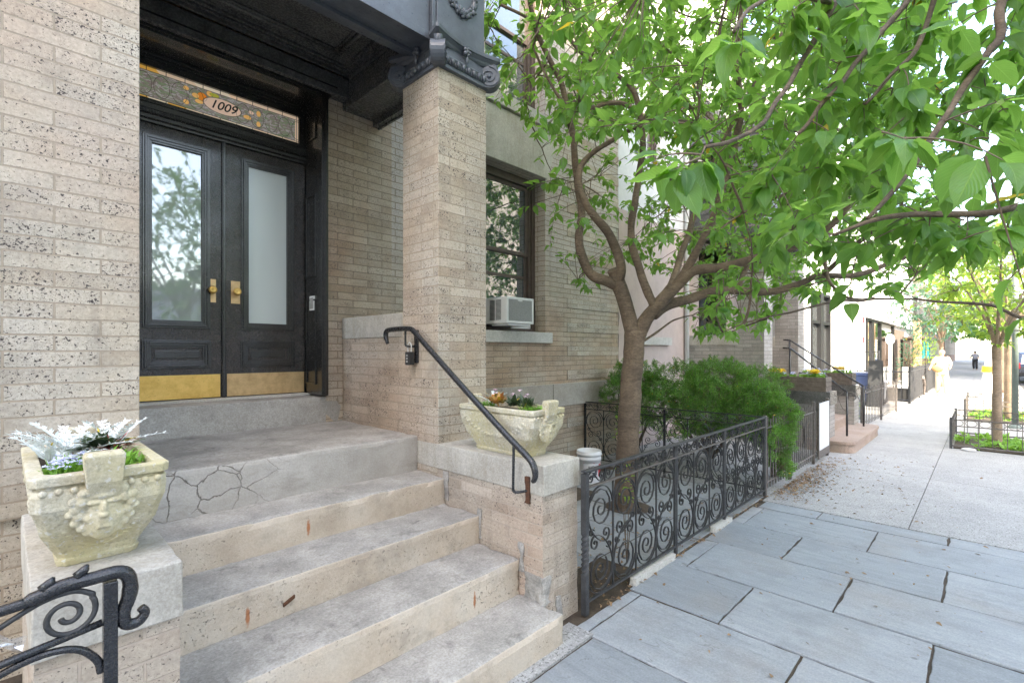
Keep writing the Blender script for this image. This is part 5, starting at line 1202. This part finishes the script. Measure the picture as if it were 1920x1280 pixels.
# dead leaves and litter along the fence foot
P, Dv, N, L = [], [], [], []
for _ in range(1700):
    r_ = random.random()
    if r_ < .62: p = (random.triangular(5.8, 8.9, 6.6), 1.74-abs(random.gauss(0, .17)), .006+random.random()*.02)
    elif r_ < .8: p = (random.uniform(2.6, 5.9), 1.79+abs(random.gauss(0, .5)), .006)
    elif r_ < .9: p = (random.uniform(5.9, 9.5), 1.6-abs(random.gauss(0, .7)), .006)
    elif r_ < .97: p = (random.uniform(2.6, 5.9), 1.77-abs(random.gauss(0, .015)), .01)
    else: p = (random.uniform(2.5, 5.7), random.uniform(.0, 1.7), .006)
    a = random.uniform(0, 6.28); P.append(p); Dv.append((math.cos(a), math.sin(a), random.uniform(-.1, .35))); N.append((random.gauss(0, .3), random.gauss(0, .3), 1)); L.append(random.uniform(.015, .045))
lf = leaf_mesh('leaf_litter', P, Dv, N, L, 'deadleaf', None, wr=.6, rows=3); tag(lf, 'brown dead leaves scattered along the foot of the fence', 'leaf litter', kind='stuff')

# ================================================================ NEIGHBOURS DOWN THE STREET
h2 = thing('row_house', 'grey brick row house next door with a portico of square pillars beyond the yew bushes', 'house', (9.5, 4.4, 0))
b = MB(); walls(b, 6.92, 12.35, 4.285, 4.9, 1.70, 12, [(7.3, 8.55, 1.88, 3.95), (7.3, 8.55, 5.0, 6.9), (10.0, 11.5, 1.0, 3.95), (10.0, 11.5, 5., 7)]); build('wall', b, 'stucco', h2)
b = MB(); walls(b, 6.92, 12.35, 4.275, 4.9, 0, 1.699, [(10.0, 11.5, 1.0, 3.95)]); build('base_wall', b, 'pinkst', h2)
b = MB(); b.box(7.2, 8.65, 4.2, 4.5, 1.74, 1.878); build('window_sill', b, 'lime', h2)
sash_window(h2, 7.31, 8.54, 1.89, 3.94, 4.46, gl='farglass'); sash_window(h2, 7.31, 8.54, 5.01, 6.89, 4.46, gl='farglass'); sash_window(h2, 10.01, 11.49, 5.01, 6.99, 4.46)
b = MB(); b.tube([(9.32, 4.22, 0), (9.32, 4.22, 12)], .045, 10); build('downpipe', b, 'pipe', h2)
b = MB(); walls(b, 10.0, 11.5, 4.6, 4.66, 1.05, 3.95, [(10.2, 10.65, 1.9, 3.3), (10.85, 11.3, 1.9, 3.3)]); dd = build('door', b, 'paint', h2)
b = MB(); b.box(10.19, 10.66, 4.63, 4.64, 1.88, 3.32); b.box(10.84, 11.31, 4.63, 4.64, 1.88, 3.32); build('pane', b, 'glass', dd)
portico(h2, 9.42, 'brick_grey', False)
s2 = thing('brownstone_stoop', 'brownstone steps with a rounded bottom step between black capped grey brick piers', 'steps', (10.7, 2.4, 0))
def rstep(x0, x1, y0, y1, z0, z1, r):
    pts = [(x1, y1), (x0, y1)]+[(x0+r-r*math.cos(a), y0+r-r*math.sin(a)) for a in [R(k*15) for k in range(7)]]+[(x1-r+r*math.sin(a), y0+r-r*math.cos(a)) for a in [R(k*15) for k in range(7)]]
    return [[(x, y, z) for x, y in pts] for z in (z0, z1)]
b = MB(); lo_ = rstep(9.30, 11.95, 1.50, 2.15, -.01, .13, .22); b.loft(lo_); b.loft(rstep(9.28, 11.97, 1.48, 2.15, .1301, .185, .23)); build('step', b, 'brownstone', s2, bevel=.008)
for i, (y, z) in enumerate(((1.98, .37), (2.30, .56), (2.62, .75), (2.94, .95))):
    b = MB(); b.box(9.895, 11.625, y, 4.28 if i == 3 else y+.36, .02 if i else .1, z-.05); b.box(9.895, 11.625, y-.03, 4.28 if i == 3 else y+.36, z-.0495, z); build('step', b, 'brownstone', s2, bevel=.008)
fl = []
for i, (x0, nm, nl_) in enumerate(((9.42, 'nearer', ''), (11.63, 'farther', ''))):
    b = MB(); b.box(x0, x0+.47, 1.86, 3.2, 0, .74); build('pier', b, 'brick_grey', s2)
    b = MB(); b.gbox(x0-.03, x0+.5, 1.83, 3.2, .741, .955, .08, .004, 5, i*4, .008); build('pier_cap', b, 'paint_flat', s2)
    tb_ = thing('timber_planter', f'dark timber planter of yellow and blue flowers on the {nm} black capped pier', 'planter', (x0+.235, 2.35, .96), 'timber planters next door')
    b = MB(); a0, a1, c0, c1 = x0+.03, x0+.44, 1.90, 2.86
    for z in (.956, 1.035, 1.114):
        b.box(a0, a0+.03, c0, c1, z, z+.074); b.box(a1-.03, a1, c0, c1, z, z+.074); b.box(a0+.03, a1-.03, c0, c0+.03, z, z+.074); b.box(a0+.03, a1-.03, c1-.03, c1, z, z+.074)
    build('box', b, 'wood', tb_, bevel=.003); b = MB(); b.box(a0+.031, a1-.031, c0+.031, c1-.031, .96, 1.16); build('soil', b, 'soil', tb_)
    pts = [(random.uniform(-.15, .15), random.uniform(-.42, .42), 0) for _ in range(30)]
    herb((x0+.235, 2.38, 1.16), f'blue and pale green bedding plants in the {nm} timber planter', pts, 12, .09, 'herb', spread=.02, wr=.3, name='bedding_plant', flower=('blueflower', 90, .09, .02))
    for (dy, nn) in (((-.28, 'street'), (.30, 'house')) if i == 0 else ((-.2, 'street'),)):
        herb((x0+.235, 2.38+dy, 1.16), f'clump of yellow flowers at the {nn} end of the {nm} timber planter', [(random.uniform(-.12, .12), random.uniform(-.08, .08), 0) for _ in range(8)], 12, .10, 'herb', spread=.02, wr=.3, name='yellow_flower', flower=('yellow', 90, .13, .03))
for x, y0, y1, z0, z1, zb0, zb1, lab in ((9.98, 1.70, 2.57, .93, 1.68, .0, .56, 'left black handrail with curled end on the brownstone steps next door'), (11.5, 1.69, 2.97, .95, 1.86, .1, .75, 'right black handrail with curled end on the brownstone steps next door')):
    t = thing('handrail', lab, 'handrail', (x, y0, 0), 'handrails next door')
    b = MB(); b.tube([(x, y1+.12, z1+.01), (x, y1, z1), (x, y0, z0)], .016, 8); build('rail', b, 'iron_black', t)
    for (y, za, zz) in ((y0, zb0, z0), (y1, zb1, z1)): b = MB(); b.tube([(x, y, za), (x, y, zz)], .017, 8); build('post', b, 'iron_black', t)
    b = MB(); b.tube([(x, y0+a-.06, z0-.08+c_) for a, c_ in spiral(0, 0, .09, 1.1, R(60), 1, .3, 20)], .007, 6); b.tube(catmull([(x, y0+.05, z0), (x, y0+.12, z0-.1), (x, y0+.06, z0-.28), (x, y0, z0-.32)]), .006, 6); build('scroll', b, 'iron_dusty', t)

def picket(name, label, p0, p1, h, n, mat, zb=.06, rails=(.15, .86), hoop=False, grp=None, r=.008, posts=(0, 1)):
    """straight railing from p0 to p1"""
    a, b_ = Vector(p0), Vector(p1); t = thing(name, label, 'fence', tuple((a+b_)/2), grp); d = (b_-a)
    m = MB()
    for z in rails: q = h*z; m.tube([a+Vector((0, 0, q)), b_+Vector((0, 0, q))], r*1.3, 4, False)
    build('rail', m, mat if not hoop else 'iron_dusty', t); m = MB()
    for i in range(1, n): p = a+d*i/n; m.tube([p+Vector((0, 0, zb)), p+Vector((0, 0, h*(1.0 if i % 2 else .97)))], r, 4, False)
    tag(build('picket', m, mat, t), kind='stuff' if n > 100 else None)
    for f in posts: p = a+d*f; m = MB(); m.box(p.x-.02, p.x+.02, p.y-.02, p.y+.02, 0, h+.03); build('post', m, mat, t, bevel=.004)
    return t
pf = picket('picket_railing', 'dusty black picket railing running from the scroll fence towards the brownstone steps', (5.99, 1.80, 0), (8.98, 1.79, 0), .87, 30, 'iron_dusty', posts=(0, .33, .72, 1))
m = MB()
for sx in (-1, 1): m.bar2([(7.55+sx*a, c) for a, c in scroll((.035, .60), .035, R(180), -1, 1.5, (.035, .38), .035, R(180), 1, 1.5, .6)], lambda u, v, c: (u, 1.775+c, v), .006, .01)
build('scroll', m, 'iron_dusty', pf)
sb_ = thing('notice_board', 'blank white board in a dark frame fixed to the picket railing by the brownstone steps', 'board', (8.6, 1.76, 0))
b = MB(); b.box(8.30, 8.92, 1.752, 1.762, .17, .86); build('panel', b, 'stucco', sb_); b = MB(); b.box(8.27, 8.299, 1.75, 1.768, .05, .88); b.box(8.921, 8.95, 1.75, 1.768, .05, .88); b.box(8.30, 8.92, 1.75, 1.768, .06, .165); build('frame', b, 'iron_dusty', sb_)
picket('picket_railing', 'low pale picket railing just beyond the brownstone steps', (12.35, 1.85, 0), (16.6, 1.72, 0), .86, 26, 'iron_dusty', posts=(0, .5, 1))
picket('picket_railing', 'thin black railing across the forecourt of the white building', (19.4, 1.70, 0), (19.4, 4.9, 0), 1.12, 17, 'iron_black', rails=(.10, .88), posts=(0, 1), r=.012)
picket('picket_railing', 'tall thin black balcony railing against the white building wall', (20.6, 2.6, 0), (20.6, 4.9, 0), 1.62, 13, 'iron_black', rails=(.3, .99), posts=(0, 1), zb=.5, r=.010)
t = picket('picket_railing', 'dense black board railing with pale rails beyond the forecourt gate', (19.45, 1.68, 0), (28.6, 1.60, 0), 1.12, 92, 'iron', rails=(.08, .90), posts=(0, .3, .6, 1), r=.020)
def shrub(name, label, loc, r, n, mat, L, cat='bush', grp=None):
    t = thing(name, label, cat, loc, grp); P, Dv, N, Ls = [], [], [], []
    for _ in range(n):
        v = Vector([random.gauss(0, 1) for _ in range(3)]).normalized()*random.uniform(.5, 1.05); P.append(Vector(loc)+Vector((v.x*r[0], v.y*r[1], r[2]+v.z*r[2]))); Dv.append(v+Vector((0, 0, .3))); N.append((random.gauss(0, 1), random.gauss(0, 1), 1)); Ls.append(L*random.uniform(.6, 1.2))
    leaf_mesh('leaves', P, Dv, N, Ls, mat, t, wr=.5, rows=2); b = MB(); b.tube([loc, Vector(loc)+Vector((0, 0, r[2]*1.4))], .02, 5); build('stem', b, 'bark', t); return t
shrub('yellow_shrub', 'yellow green shrub behind the railing beyond the brownstone steps', (12.9, 2.25, 0), (.35, .3, .55), 500, 'leaf2', .07)
shrub('climbing_shrub', 'pale leafy shrub growing up behind the person in white', (31.5, 2.1, 0), (.8, .5, 1.3), 500, 'leaf2', .14)
shrub('climbing_shrub', 'bluish leafy shrub beside the dark doorway before the person in white', (29.5, 2.6, 0), (.7, .4, 1.1), 350, 'leaf3', .14)

h3 = thing('white_building', 'bright white rendered building with tall black framed windows', 'building', (16, 4, 0))
b = MB(); walls(b, 12.4, 23.5, 3.4, 9, 0, 9, [(15.1, 17.35, .35, 3.3), (15.1, 17.35, 4.5, 7), (19.8, 22, 4.5, 7)]); build('wall', b, 'stucco', h3)
for z0, z1 in ((.35, 3.3), (4.5, 7)):
    b = MB()
    for x0, x1 in ((15.1, 15.2), (16.1, 16.45), (17.25, 17.35)): b.box(x0, x1, 3.36, 3.5, z0, z1)
    for z in (z0, z0+2.05, z1-.08): b.box(15.2, 16.1, 3.37, 3.49, z, z+.08); b.box(16.45, 17.25, 3.37, 3.49, z, z+.08)
    w_ = build('window', b, 'darkframe', h3); b = MB(); b.box(15.2, 17.25, 3.46, 3.47, z0, z1); build('pane', b, 'farglass', w_)
b = MB(); b.box(18.6, 19.15, 3.32, 3.399, 0, 9); build('downpipe', b, 'iceblue', h3, bevel=.01)
for z in (1.95, 2.72): b = MB(); b.box(22.85, 23.1, 3.37, 3.398, z, z+.22); build('red_plate', b, 'red', h3)
h4 = thing('storefront', 'low glazed storefront with dark frames and a brown door beyond the white building', 'shop', (30, 4, 0))
b = MB(); b.box(23.51, 40, 3.3, 9, 2.95, 7.5); b.box(23.51, 40, 3.5, 9, 0, 2.949); build('wall', b, 'stucco', h4)
b = MB()
for x0, x1 in ((23.6, 24.0), (25.0, 25.5), (27.3, 27.6), (31.6, 31.8)): b.box(x0, x1, 3.38, 3.499, 0, 2.9)
b.box(23.6, 31.8, 3.36, 3.379, 2.86, 2.94); build('frame', b, 'darkframe', h4)
b = MB(); b.box(24.0, 25.0, 3.44, 3.499, .1, 2.85); b.box(25.5, 27.3, 3.44, 3.499, .1, 2.85); b.box(27.6, 31.6, 3.44, 3.499, .9, 2.6); build('pane', b, 'farglass', h4)
b = MB(); b.box(32.2, 36.4, 3.40, 3.499, 0, 2.75); build('door', b, 'wood', h4)
tm = MB(); tm.box(31.5, 32.6, 2.35, 2.6, 0, 3.2); tag(build('timber_post', tm, 'palewood', bevel=.02), 'pale orange timber post standing before the storefront', 'post')
tc = thing('hanging_cloth', 'teal cloth hanging by the dark doorway near the timber post', 'cloth', (34, 2.4, 0)); b = MB()
for j in range(9):
    for i in range(7): b.v.append((33.9+.05*math.sin(i*2.1), 2.1+.28*(i/6)*(1+.35*(1-j/8)), 1.25+j*.11)); 
b.f = [(j*7+i, j*7+i+1, j*7+i+8, j*7+i+7) for j in range(8) for i in range(6)]; b.sm = [True]*48; build('fabric', b, 'teal', tc)
b = MB(); b.tube([(33.9, 2.0, 2.14), (33.9, 2.9, 2.16)], .02, 6); b.tube([(33.9, 2.9, 0), (33.9, 2.9, 2.2)], .03, 6); build('pole', b, 'bronze', tc)
dk = MB(); dk.box(34.5, 36.5, 2.5, 3.3, 0, 2.3); dk.box(34.4, 36.6, 2.42, 3.3, 2.301, 2.42); tag(build('shed', dk, 'bronze', bevel=.02), 'small dark shed behind the teal cloth', 'shed')
x = 40.1
for i, (w_, H, mt, lab) in enumerate(((7, 10, 'facade_e', 'pale grey narrow facade after the storefront'), (6, 9, 'facade_d', 'brown facade in the distance beyond the grey one'), (7, 11, 'facade_c', 'red brown brick facade in the distance'), (9, 10, 'facade_e', 'distant pale grey facade after the brick one'), (14, 12, 'facade_d', 'distant brown facade near the end of the street'), (30, 11, 'facade_c', 'farthest brick facade at the end of the street'))):
    block('distant_building', lab, x, x+w_-.05, 3.9-.15*(i % 2), 14, H, mt, 3, max(2, int(w_/2.2)), 3.9-.15*(i % 2)); x += w_

# furniture in the forecourt
b = MB(); t = thing('trash_can', 'grey lidded trash can behind the low pale railing', 'trash can', (14.3, 2.35, 0), local=True)
b.lathe([(0, 0), (.22, 0), (.26, .62), (.25, .64), (0, .64)], n=20); build('body', b, 'greybin', t); b = MB(); b.lathe([(.285, .64), (.29, .68), (.24, .76), (.1, .80), (0, .805)], n=20); build('lid', b, 'stucco', t)
for i, (x, y, m_, lab, hh) in enumerate(((18.2, 2.75, 'navy', 'dark blue wheeled bin in the forecourt', .98), (18.9, 2.5, 'greybin', 'grey wheeled bin beside the blue one', .72))):
    t = thing('wheeled_bin', lab, 'bin', (x, y, 0), 'bins in the forecourt', True); b = MB(); b.loft([[(-.22, -.25, .06), (.22, -.25, .06), (.22, .25, .06), (-.22, .25, .06)], [(-.28, -.3, hh*.9), (.28, -.3, hh*.9), (.28, .3, hh*.9), (-.28, .3, hh*.9)]]); build('body', b, m_, t, bevel=.02)
    b = MB(); b.box(-.30, .30, -.32, .33, hh*.9+.001, hh); build('lid', b, m_, t, bevel=.02); b = MB(); b.tube([(-.3, -.22, .08), (.3, -.22, .08)], .08, 12); build('wheel', b, 'rubber', t)
t = thing('sandwich_board', 'black sandwich board standing by the blue bin', 'board', (18.0, 2.35, 0), local=True)
for s_ in (-1, 1): b = MB(); b.loft([[(s_*.30-.012, -.17, 0), (s_*.30+.012, -.17, 0), (s_*.30+.012, .17, 0), (s_*.30-.012, .17, 0)], [(s_*.05-.012, -.17, 1.35), (s_*.05+.012, -.17, 1.35), (s_*.05+.012, .17, 1.35), (s_*.05-.012, .17, 1.35)]]); build('leaf', b, 'dark', t)
t = thing('round_sign', 'white round sign on a white pole in the forecourt', 'sign', (22, 2.45, 0), local=True)
b = MB(); b.tube([(0, 0, 0), (0, 0, 2.2)], .05, 8); build('pole', b, 'stucco', t); b = MB(); n = 20; r0 = [(-.03, .13*math.cos(2*math.pi*k/n), 2.05+.19*math.sin(2*math.pi*k/n)) for k in range(n)]; b.loft([r0, [(p[0]+.05, p[1], p[2]) for p in r0]]); build('disc', b, 'stucco', t)
t = thing('planter_box', 'low black planter box with a pale top behind the thin railing', 'planter', (20.6, 2.3, 0), local=True); b = MB(); b.box(-.35, .35, -.55, .45, 0, .42); build('box', b, 'rubber', t, bevel=.02); b = MB(); b.box(-.38, .38, -.58, .48, .4205, .48); build('top', b, 'stucco', t, bevel=.01); b = MB(); b.box(.2, .28, -.5, -.3, .4805, 1.1); build('upright', b, 'stucco', t)

# tree guards, pole and cone on the kerb side
def guard(x0, x1, y0, y1, h, label, cols):
    t = thing('tree_guard', label, 'tree guard', ((x0+x1)/2, (y0+y1)/2, 0), 'low iron tree guards'); n = 0
    c = [(x0, y1), (x0, y0), (x1, y0), (x1, y1)]
    for i in range(4):
        a, b_ = Vector((*c[i], 0)), Vector((*c[(i+1) % 4], 0)); d = b_-a; L = d.length; k = int(round(L/.16)); m = MB()
        for z in (.05, h*.76, h*.98): m.tube([a+Vector((0, 0, z)), b_+Vector((0, 0, z))], .008 if z > .1 else .014, 5, False)
        for j in range(1, k): p = a+d*j/k; m.tube([p+Vector((0, 0, .05)), p+Vector((0, 0, h*.98))], .005, 4, False)
        for j in range(k):
            p = a+d*(j+.5)/k; r_ = h*.10; u = d.normalized(); m.tube([p+u*(L/k*.42*math.cos(q))+Vector((0, 0, h*.87+r_*math.sin(q))) for q in [2*math.pi*v/14 for v in range(15)]], .004, 4, False)
        build('panel', m, 'iron_dusty', t)
        m = MB(); m.box(c[i][0]-.018, c[i][0]+.018, c[i][1]-.018, c[i][1]+.018, 0, h+.02); build('post', m, 'iron', t)
    P = MB(); P.box(x0+.03, x1-.03, y0+.03, y1-.03, -.02, .02); build('soil', P, 'soil', t)
    herb(((x0+x1)/2, (y0+y1)/2, .02), label.split(' around')[0].replace('tree guard', '')+' ground plants around the trunk', [(random.uniform(x0-x1, x1-x0)*.46, random.uniform(y0-y1, y1-y0)*.46, 0) for _ in range(60)], 9, .13, 'herb', spread=.05, wr=.45, name='ground_plant')
guard(11.05, 12.9, -.75, .42, .50, 'nearest low iron tree guard around the slim young tree', 0)
guard(15.6, 18.2, -.9, .35, .50, 'second low iron tree guard around the thicker young tree', 0)
t = thing('street_pole', 'grey green steel pole behind the nearest young tree', 'pole', (14.9, -.45, 0), local=True); b = MB(); b.tube([(0, 0, 0), (0, 0, 5)], .055, 12); build('shaft', b, 'greenpole', t); b = MB(); b.lathe([(.12, 0), (.12, .03), (.07, .08), (0, .08)]); build('base', b, 'greenpole', t)
t = thing('traffic_cone', 'tall pale cone with a yellow collar left of the young tree trunks', 'cone', (24, -.12, 0), local=True); b = MB(); b.box(-.3, .3, -.3, .3, 0, .05); b.lathe([(.30, .05), (.12, 1.35), (.10, 1.38), (0, 1.38)]); build('body', b, 'stucco', t); b = MB(); b.lathe([(.18, .9), (.165, 1.1)]); b.v = [(v[0]*1.25, v[1]*1.25, v[2]) for v in b.v]; build('collar', b, 'yellow', t)
b = MB(); b.ball((10.95, .2, .02), (.07, .10, .03), 10, 6); tag(build('pale_stone', b, 'stucco'), 'small pale stone on the pavement before the nearest tree guard', 'stone')

# parked car
def suv(loc, label):
    t = thing('parked_car', label, 'car', loc, local=True); hw_ = .92
    prof = [(0, .42), (0, .95), (.08, 1.0), (.25, 1.62), (.5, 1.70), (2.3, 1.68), (3.0, 1.08), (4.2, .95), (4.45, .80), (4.5, .42)]
    b = MB(); rings = []
    for (y, k, zc) in ((-hw_, .0, 0), (-hw_+.03, 1, 0), (hw_-.03, 1, 0), (hw_, 0, 0)):
        rings.append([(x+(0 if k else (.03 if x < 1 else -.03)), y*(1 if z < 1.05 else .84), z-(0 if k else .02)) for x, z in prof])
    b.loft(rings); build('body', b, 'carblue', t, bevel=.04)
    b = MB(); b.add([(.075, -.68, 1.04), (.075, .68, 1.04), (.235, .62, 1.56), (.235, -.62, 1.56)], [(0, 3, 2, 1)]); b.v = [(v[0]-.02, v[1], v[2]) for v in b.v]; build('rear_window', b, 'farglass', t)
    for s_ in (-1, 1):
        b = MB(); b.box(-.03, .05, s_*.80-.1, s_*.80+.1, .80, 1.12); build('tail_light', b, 'red', t, bevel=.02)
        b = MB(); b.add([(.5, s_*.93, 1.06), (2.6, s_*.93, 1.06), (2.25, s_*.80, 1.58), (.6, s_*.80, 1.58)], [(0, 1, 2, 3) if s_ < 0 else (3, 2, 1, 0)]); build('side_window', b, 'glass', t)
        for x in (.85, 3.6):
            b = MB(); b.tube([(x, s_*.72, .33), (x, s_*.93, .33)], .33, 24, False); w_ = build('wheel', b, 'rubber', t, bevel=.02); b = MB(); b.tube([(x, s_*.931, .33), (x, s_*.94, .33)], .19, 18, False); build('rim', b, 'greybin', w_)
    b = MB(); b.box(-.08, .03, -.85, .85, .40, .62); build('bumper', b, 'rubber', t, bevel=.03)
    b = MB(); b.box(-.012, -.004, -.26, .26, .70, .84); build('licence_plate', b, 'stucco', t)
    return t
cr = suv((38, -2.05, -.12), 'dark blue car parked at the kerb at the right edge, seen from behind')

# ---- people
def figure(name, label, loc, rz, joints, edges, radii, top, legs, hairmat, topc, H=1.0, extras=None, grp=None, skinmat='skin'):
    t = thing(name, label, 'person', loc, grp, True); t.rotation_euler.z = rz; t.scale = (H, H, H)
    def skin(nm, js, es, rs, mat, par):
        me = bpy.data.meshes.new(nm); me.from_pydata([joints[j] if isinstance(j, str) else j for j in js], es, []); o = bpy.data.objects.new(nm, me); COL.objects.link(o); o.parent = par
        o.modifiers.new('skin', 'SKIN').use_smooth_shade = True; sb = o.modifiers.new('sub', 'SUBSURF'); sb.levels = sb.render_levels = 2
        for i, r in enumerate(rs): me.skin_vertices[0].data[i].radius = r if hasattr(r, '__len__') else (r, r)
        me.skin_vertices[0].data[0].use_root = True; me.materials.append(M[mat]); return o
    names = list(joints); body = skin('body', names, [(names.index(a), names.index(b_)) for a, b_ in edges], [radii[n] for n in names], skinmat, t)
    for nm, js, es, rs, mat in (top, legs): skin(nm, js, es, rs, mat, t)
    hd = joints['head']; b = MB(); b.ball((hd[0], hd[1]+.012, hd[2]+.035), (.088, .10, .105), 14, 10); b.v = [v for v in b.v]; hb = build('hair', b, hairmat, t)
    b = MB()
    for s_ in (-1, 1): b.ball((hd[0]+s_*.032, hd[1]-.088, hd[2]+.01), (.014, .008, .009), 8, 6)
    build('glasses', b, 'rubber', t); return t
J = dict(pelvis=(0, 0, .92), waist=(0, 0, 1.06), chest=(0, 0, 1.26), neck=(0, 0, 1.42), head=(0, -.02, 1.54), crown=(0, -.01, 1.61), nose=(0, -.105, 1.53),
         sl=(.17, 0, 1.36), el=(.25, .02, 1.12), wl=(.20, -.16, 1.0), hl=(.17, -.22, .99), sr=(-.17, 0, 1.36), er=(-.28, -.02, 1.13), wr=(-.36, -.16, .98), hr=(-.38, -.22, .95),
         hipl=(.09, 0, .88), kl=(.11, -.10, .50), al=(.11, -.02, .08), tl=(.11, -.15, .03), hipr=(-.09, 0, .88), kr=(-.10, -.02, .50), ar=(-.11, .14, .11), tr=(-.11, .02, .03))
E_ = [('pelvis', 'waist'), ('waist', 'chest'), ('chest', 'neck'), ('neck', 'head'), ('head', 'crown'), ('head', 'nose'), ('chest', 'sl'), ('sl', 'el'), ('el', 'wl'), ('wl', 'hl'), ('chest', 'sr'), ('sr', 'er'), ('er', 'wr'), ('wr', 'hr'),
      ('pelvis', 'hipl'), ('hipl', 'kl'), ('kl', 'al'), ('al', 'tl'), ('pelvis', 'hipr'), ('hipr', 'kr'), ('kr', 'ar'), ('ar', 'tr')]
Rr = dict(pelvis=(.14, .10), waist=(.13, .09), chest=(.15, .10), neck=.05, head=(.085, .095), crown=.07, nose=.018, sl=.06, el=.042, wl=.030, hl=.035, sr=.06, er=.042, wr=.030, hr=.035, hipl=.09, kl=.06, al=.04, tl=.04, hipr=.09, kr=.06, ar=.04, tr=.04)
topd = ('blouse', ['chest', 'waist', 'pelvis', 'neck', 'sl', 'el', 'sr', 'er'], [(0, 1), (1, 2), (0, 3), (0, 4), (4, 5), (0, 6), (6, 7)], [(.19, .13), (.18, .13), (.20, .14), .07, .085, .07, .085, .07], 'clothwhite')
legd = ('trousers', ['pelvis', 'hipl', 'kl', 'al', 'hipr', 'kr', 'ar'], [(0, 1), (1, 2), (2, 3), (0, 4), (4, 5), (5, 6)], [(.17, .13), .11, .09, .075, .11, .09, .075], 'clothwhite')
figure('person', 'woman in loose white clothes and glasses walking a grey dog on the pavement', (23.8, 1.15, 0), R(-80), J, E_, Rr, topd, legd, 'palewood', None)
bg_ = thing('shoulder_bag', 'tan shoulder bag carried by the person in white', 'bag', (23.62, 1.25, 1.0), local=True); b = MB(); b.ball((0, 0, 0), (.07, .17, .14), 14, 10); build('pouch', b, 'tan', bg_); b = MB(); b.tube(catmull([(0, .14, .05), (.05, .18, .25), (.1, .05, .42), (.05, -.15, .2), (0, -.14, .05)]), .008, 6); build('strap', b, 'tan', bg_)
J2 = {k: v for k, v in J.items()}
figure('person', 'distant walker in grey with dark hair pushing along under the dark trees', (58, .65, 0), R(-100), J2, E_, Rr, ('shirt',)+topd[1:4]+('clothgrey',), ('trousers',)+legd[1:4]+('rubber',), 'hair', None, .98)
# dog: chest, belly, neck, head, four jointed legs and a tail
t = thing('dog', 'shaggy grey brown dog on a lead beside the person in white', 'dog', (23.4, 1.72, 0), local=True); t.rotation_euler.z = R(190)
js = [(0, 0, .46), (.28, 0, .46), (-.25, 0, .47), (.38, 0, .56), (.47, 0, .66), (.60, 0, .63), (.43, .05, .74), (.43, -.05, .74), (-.38, 0, .52), (-.5, 0, .62),
      (.26, .08, .40), (.25, .08, .22), (.27, .08, .03), (.26, -.08, .40), (.29, -.08, .22), (.31, -.08, .03), (-.27, .08, .40), (-.20, .08, .27), (-.33, .08, .16), (-.30, .08, .03), (-.27, -.08, .40), (-.22, -.08, .27), (-.36, -.08, .17), (-.34, -.08, .03)]
es = [(0, 1), (0, 2), (1, 3), (3, 4), (4, 5), (4, 6), (4, 7), (2, 8), (8, 9), (1, 10), (10, 11), (11, 12), (1, 13), (13, 14), (14, 15), (2, 16), (16, 17), (17, 18), (18, 19), (2, 20), (20, 21), (21, 22), (22, 23)]
rs = [.13, .15, .12, .09, .08, .04, .02, .02, .04, .03, .06, .035, .035, .06, .035, .035, .07, .045, .03, .035, .07, .045, .03, .035]
me = bpy.data.meshes.new('body'); me.from_pydata(js, es, []); o = bpy.data.objects.new('body', me); COL.objects.link(o); o.parent = t; o.modifiers.new('s', 'SKIN').use_smooth_shade = True; o.modifiers.new('u', 'SUBSURF').render_levels = 2
for i, r in enumerate(rs): me.skin_vertices[0].data[i].radius = (r, r)
me.skin_vertices[0].data[0].use_root = True; me.materials.append(M['fur'])
b = MB(); b.tube([(23.5, 1.70, .60), (23.55, 1.6, .8), (23.6, 1.5, .96)], .006, 5); tag(build('dog_lead', b, 'rubber'), 'thin dark lead between the dog and the hand of the person in white', 'lead')
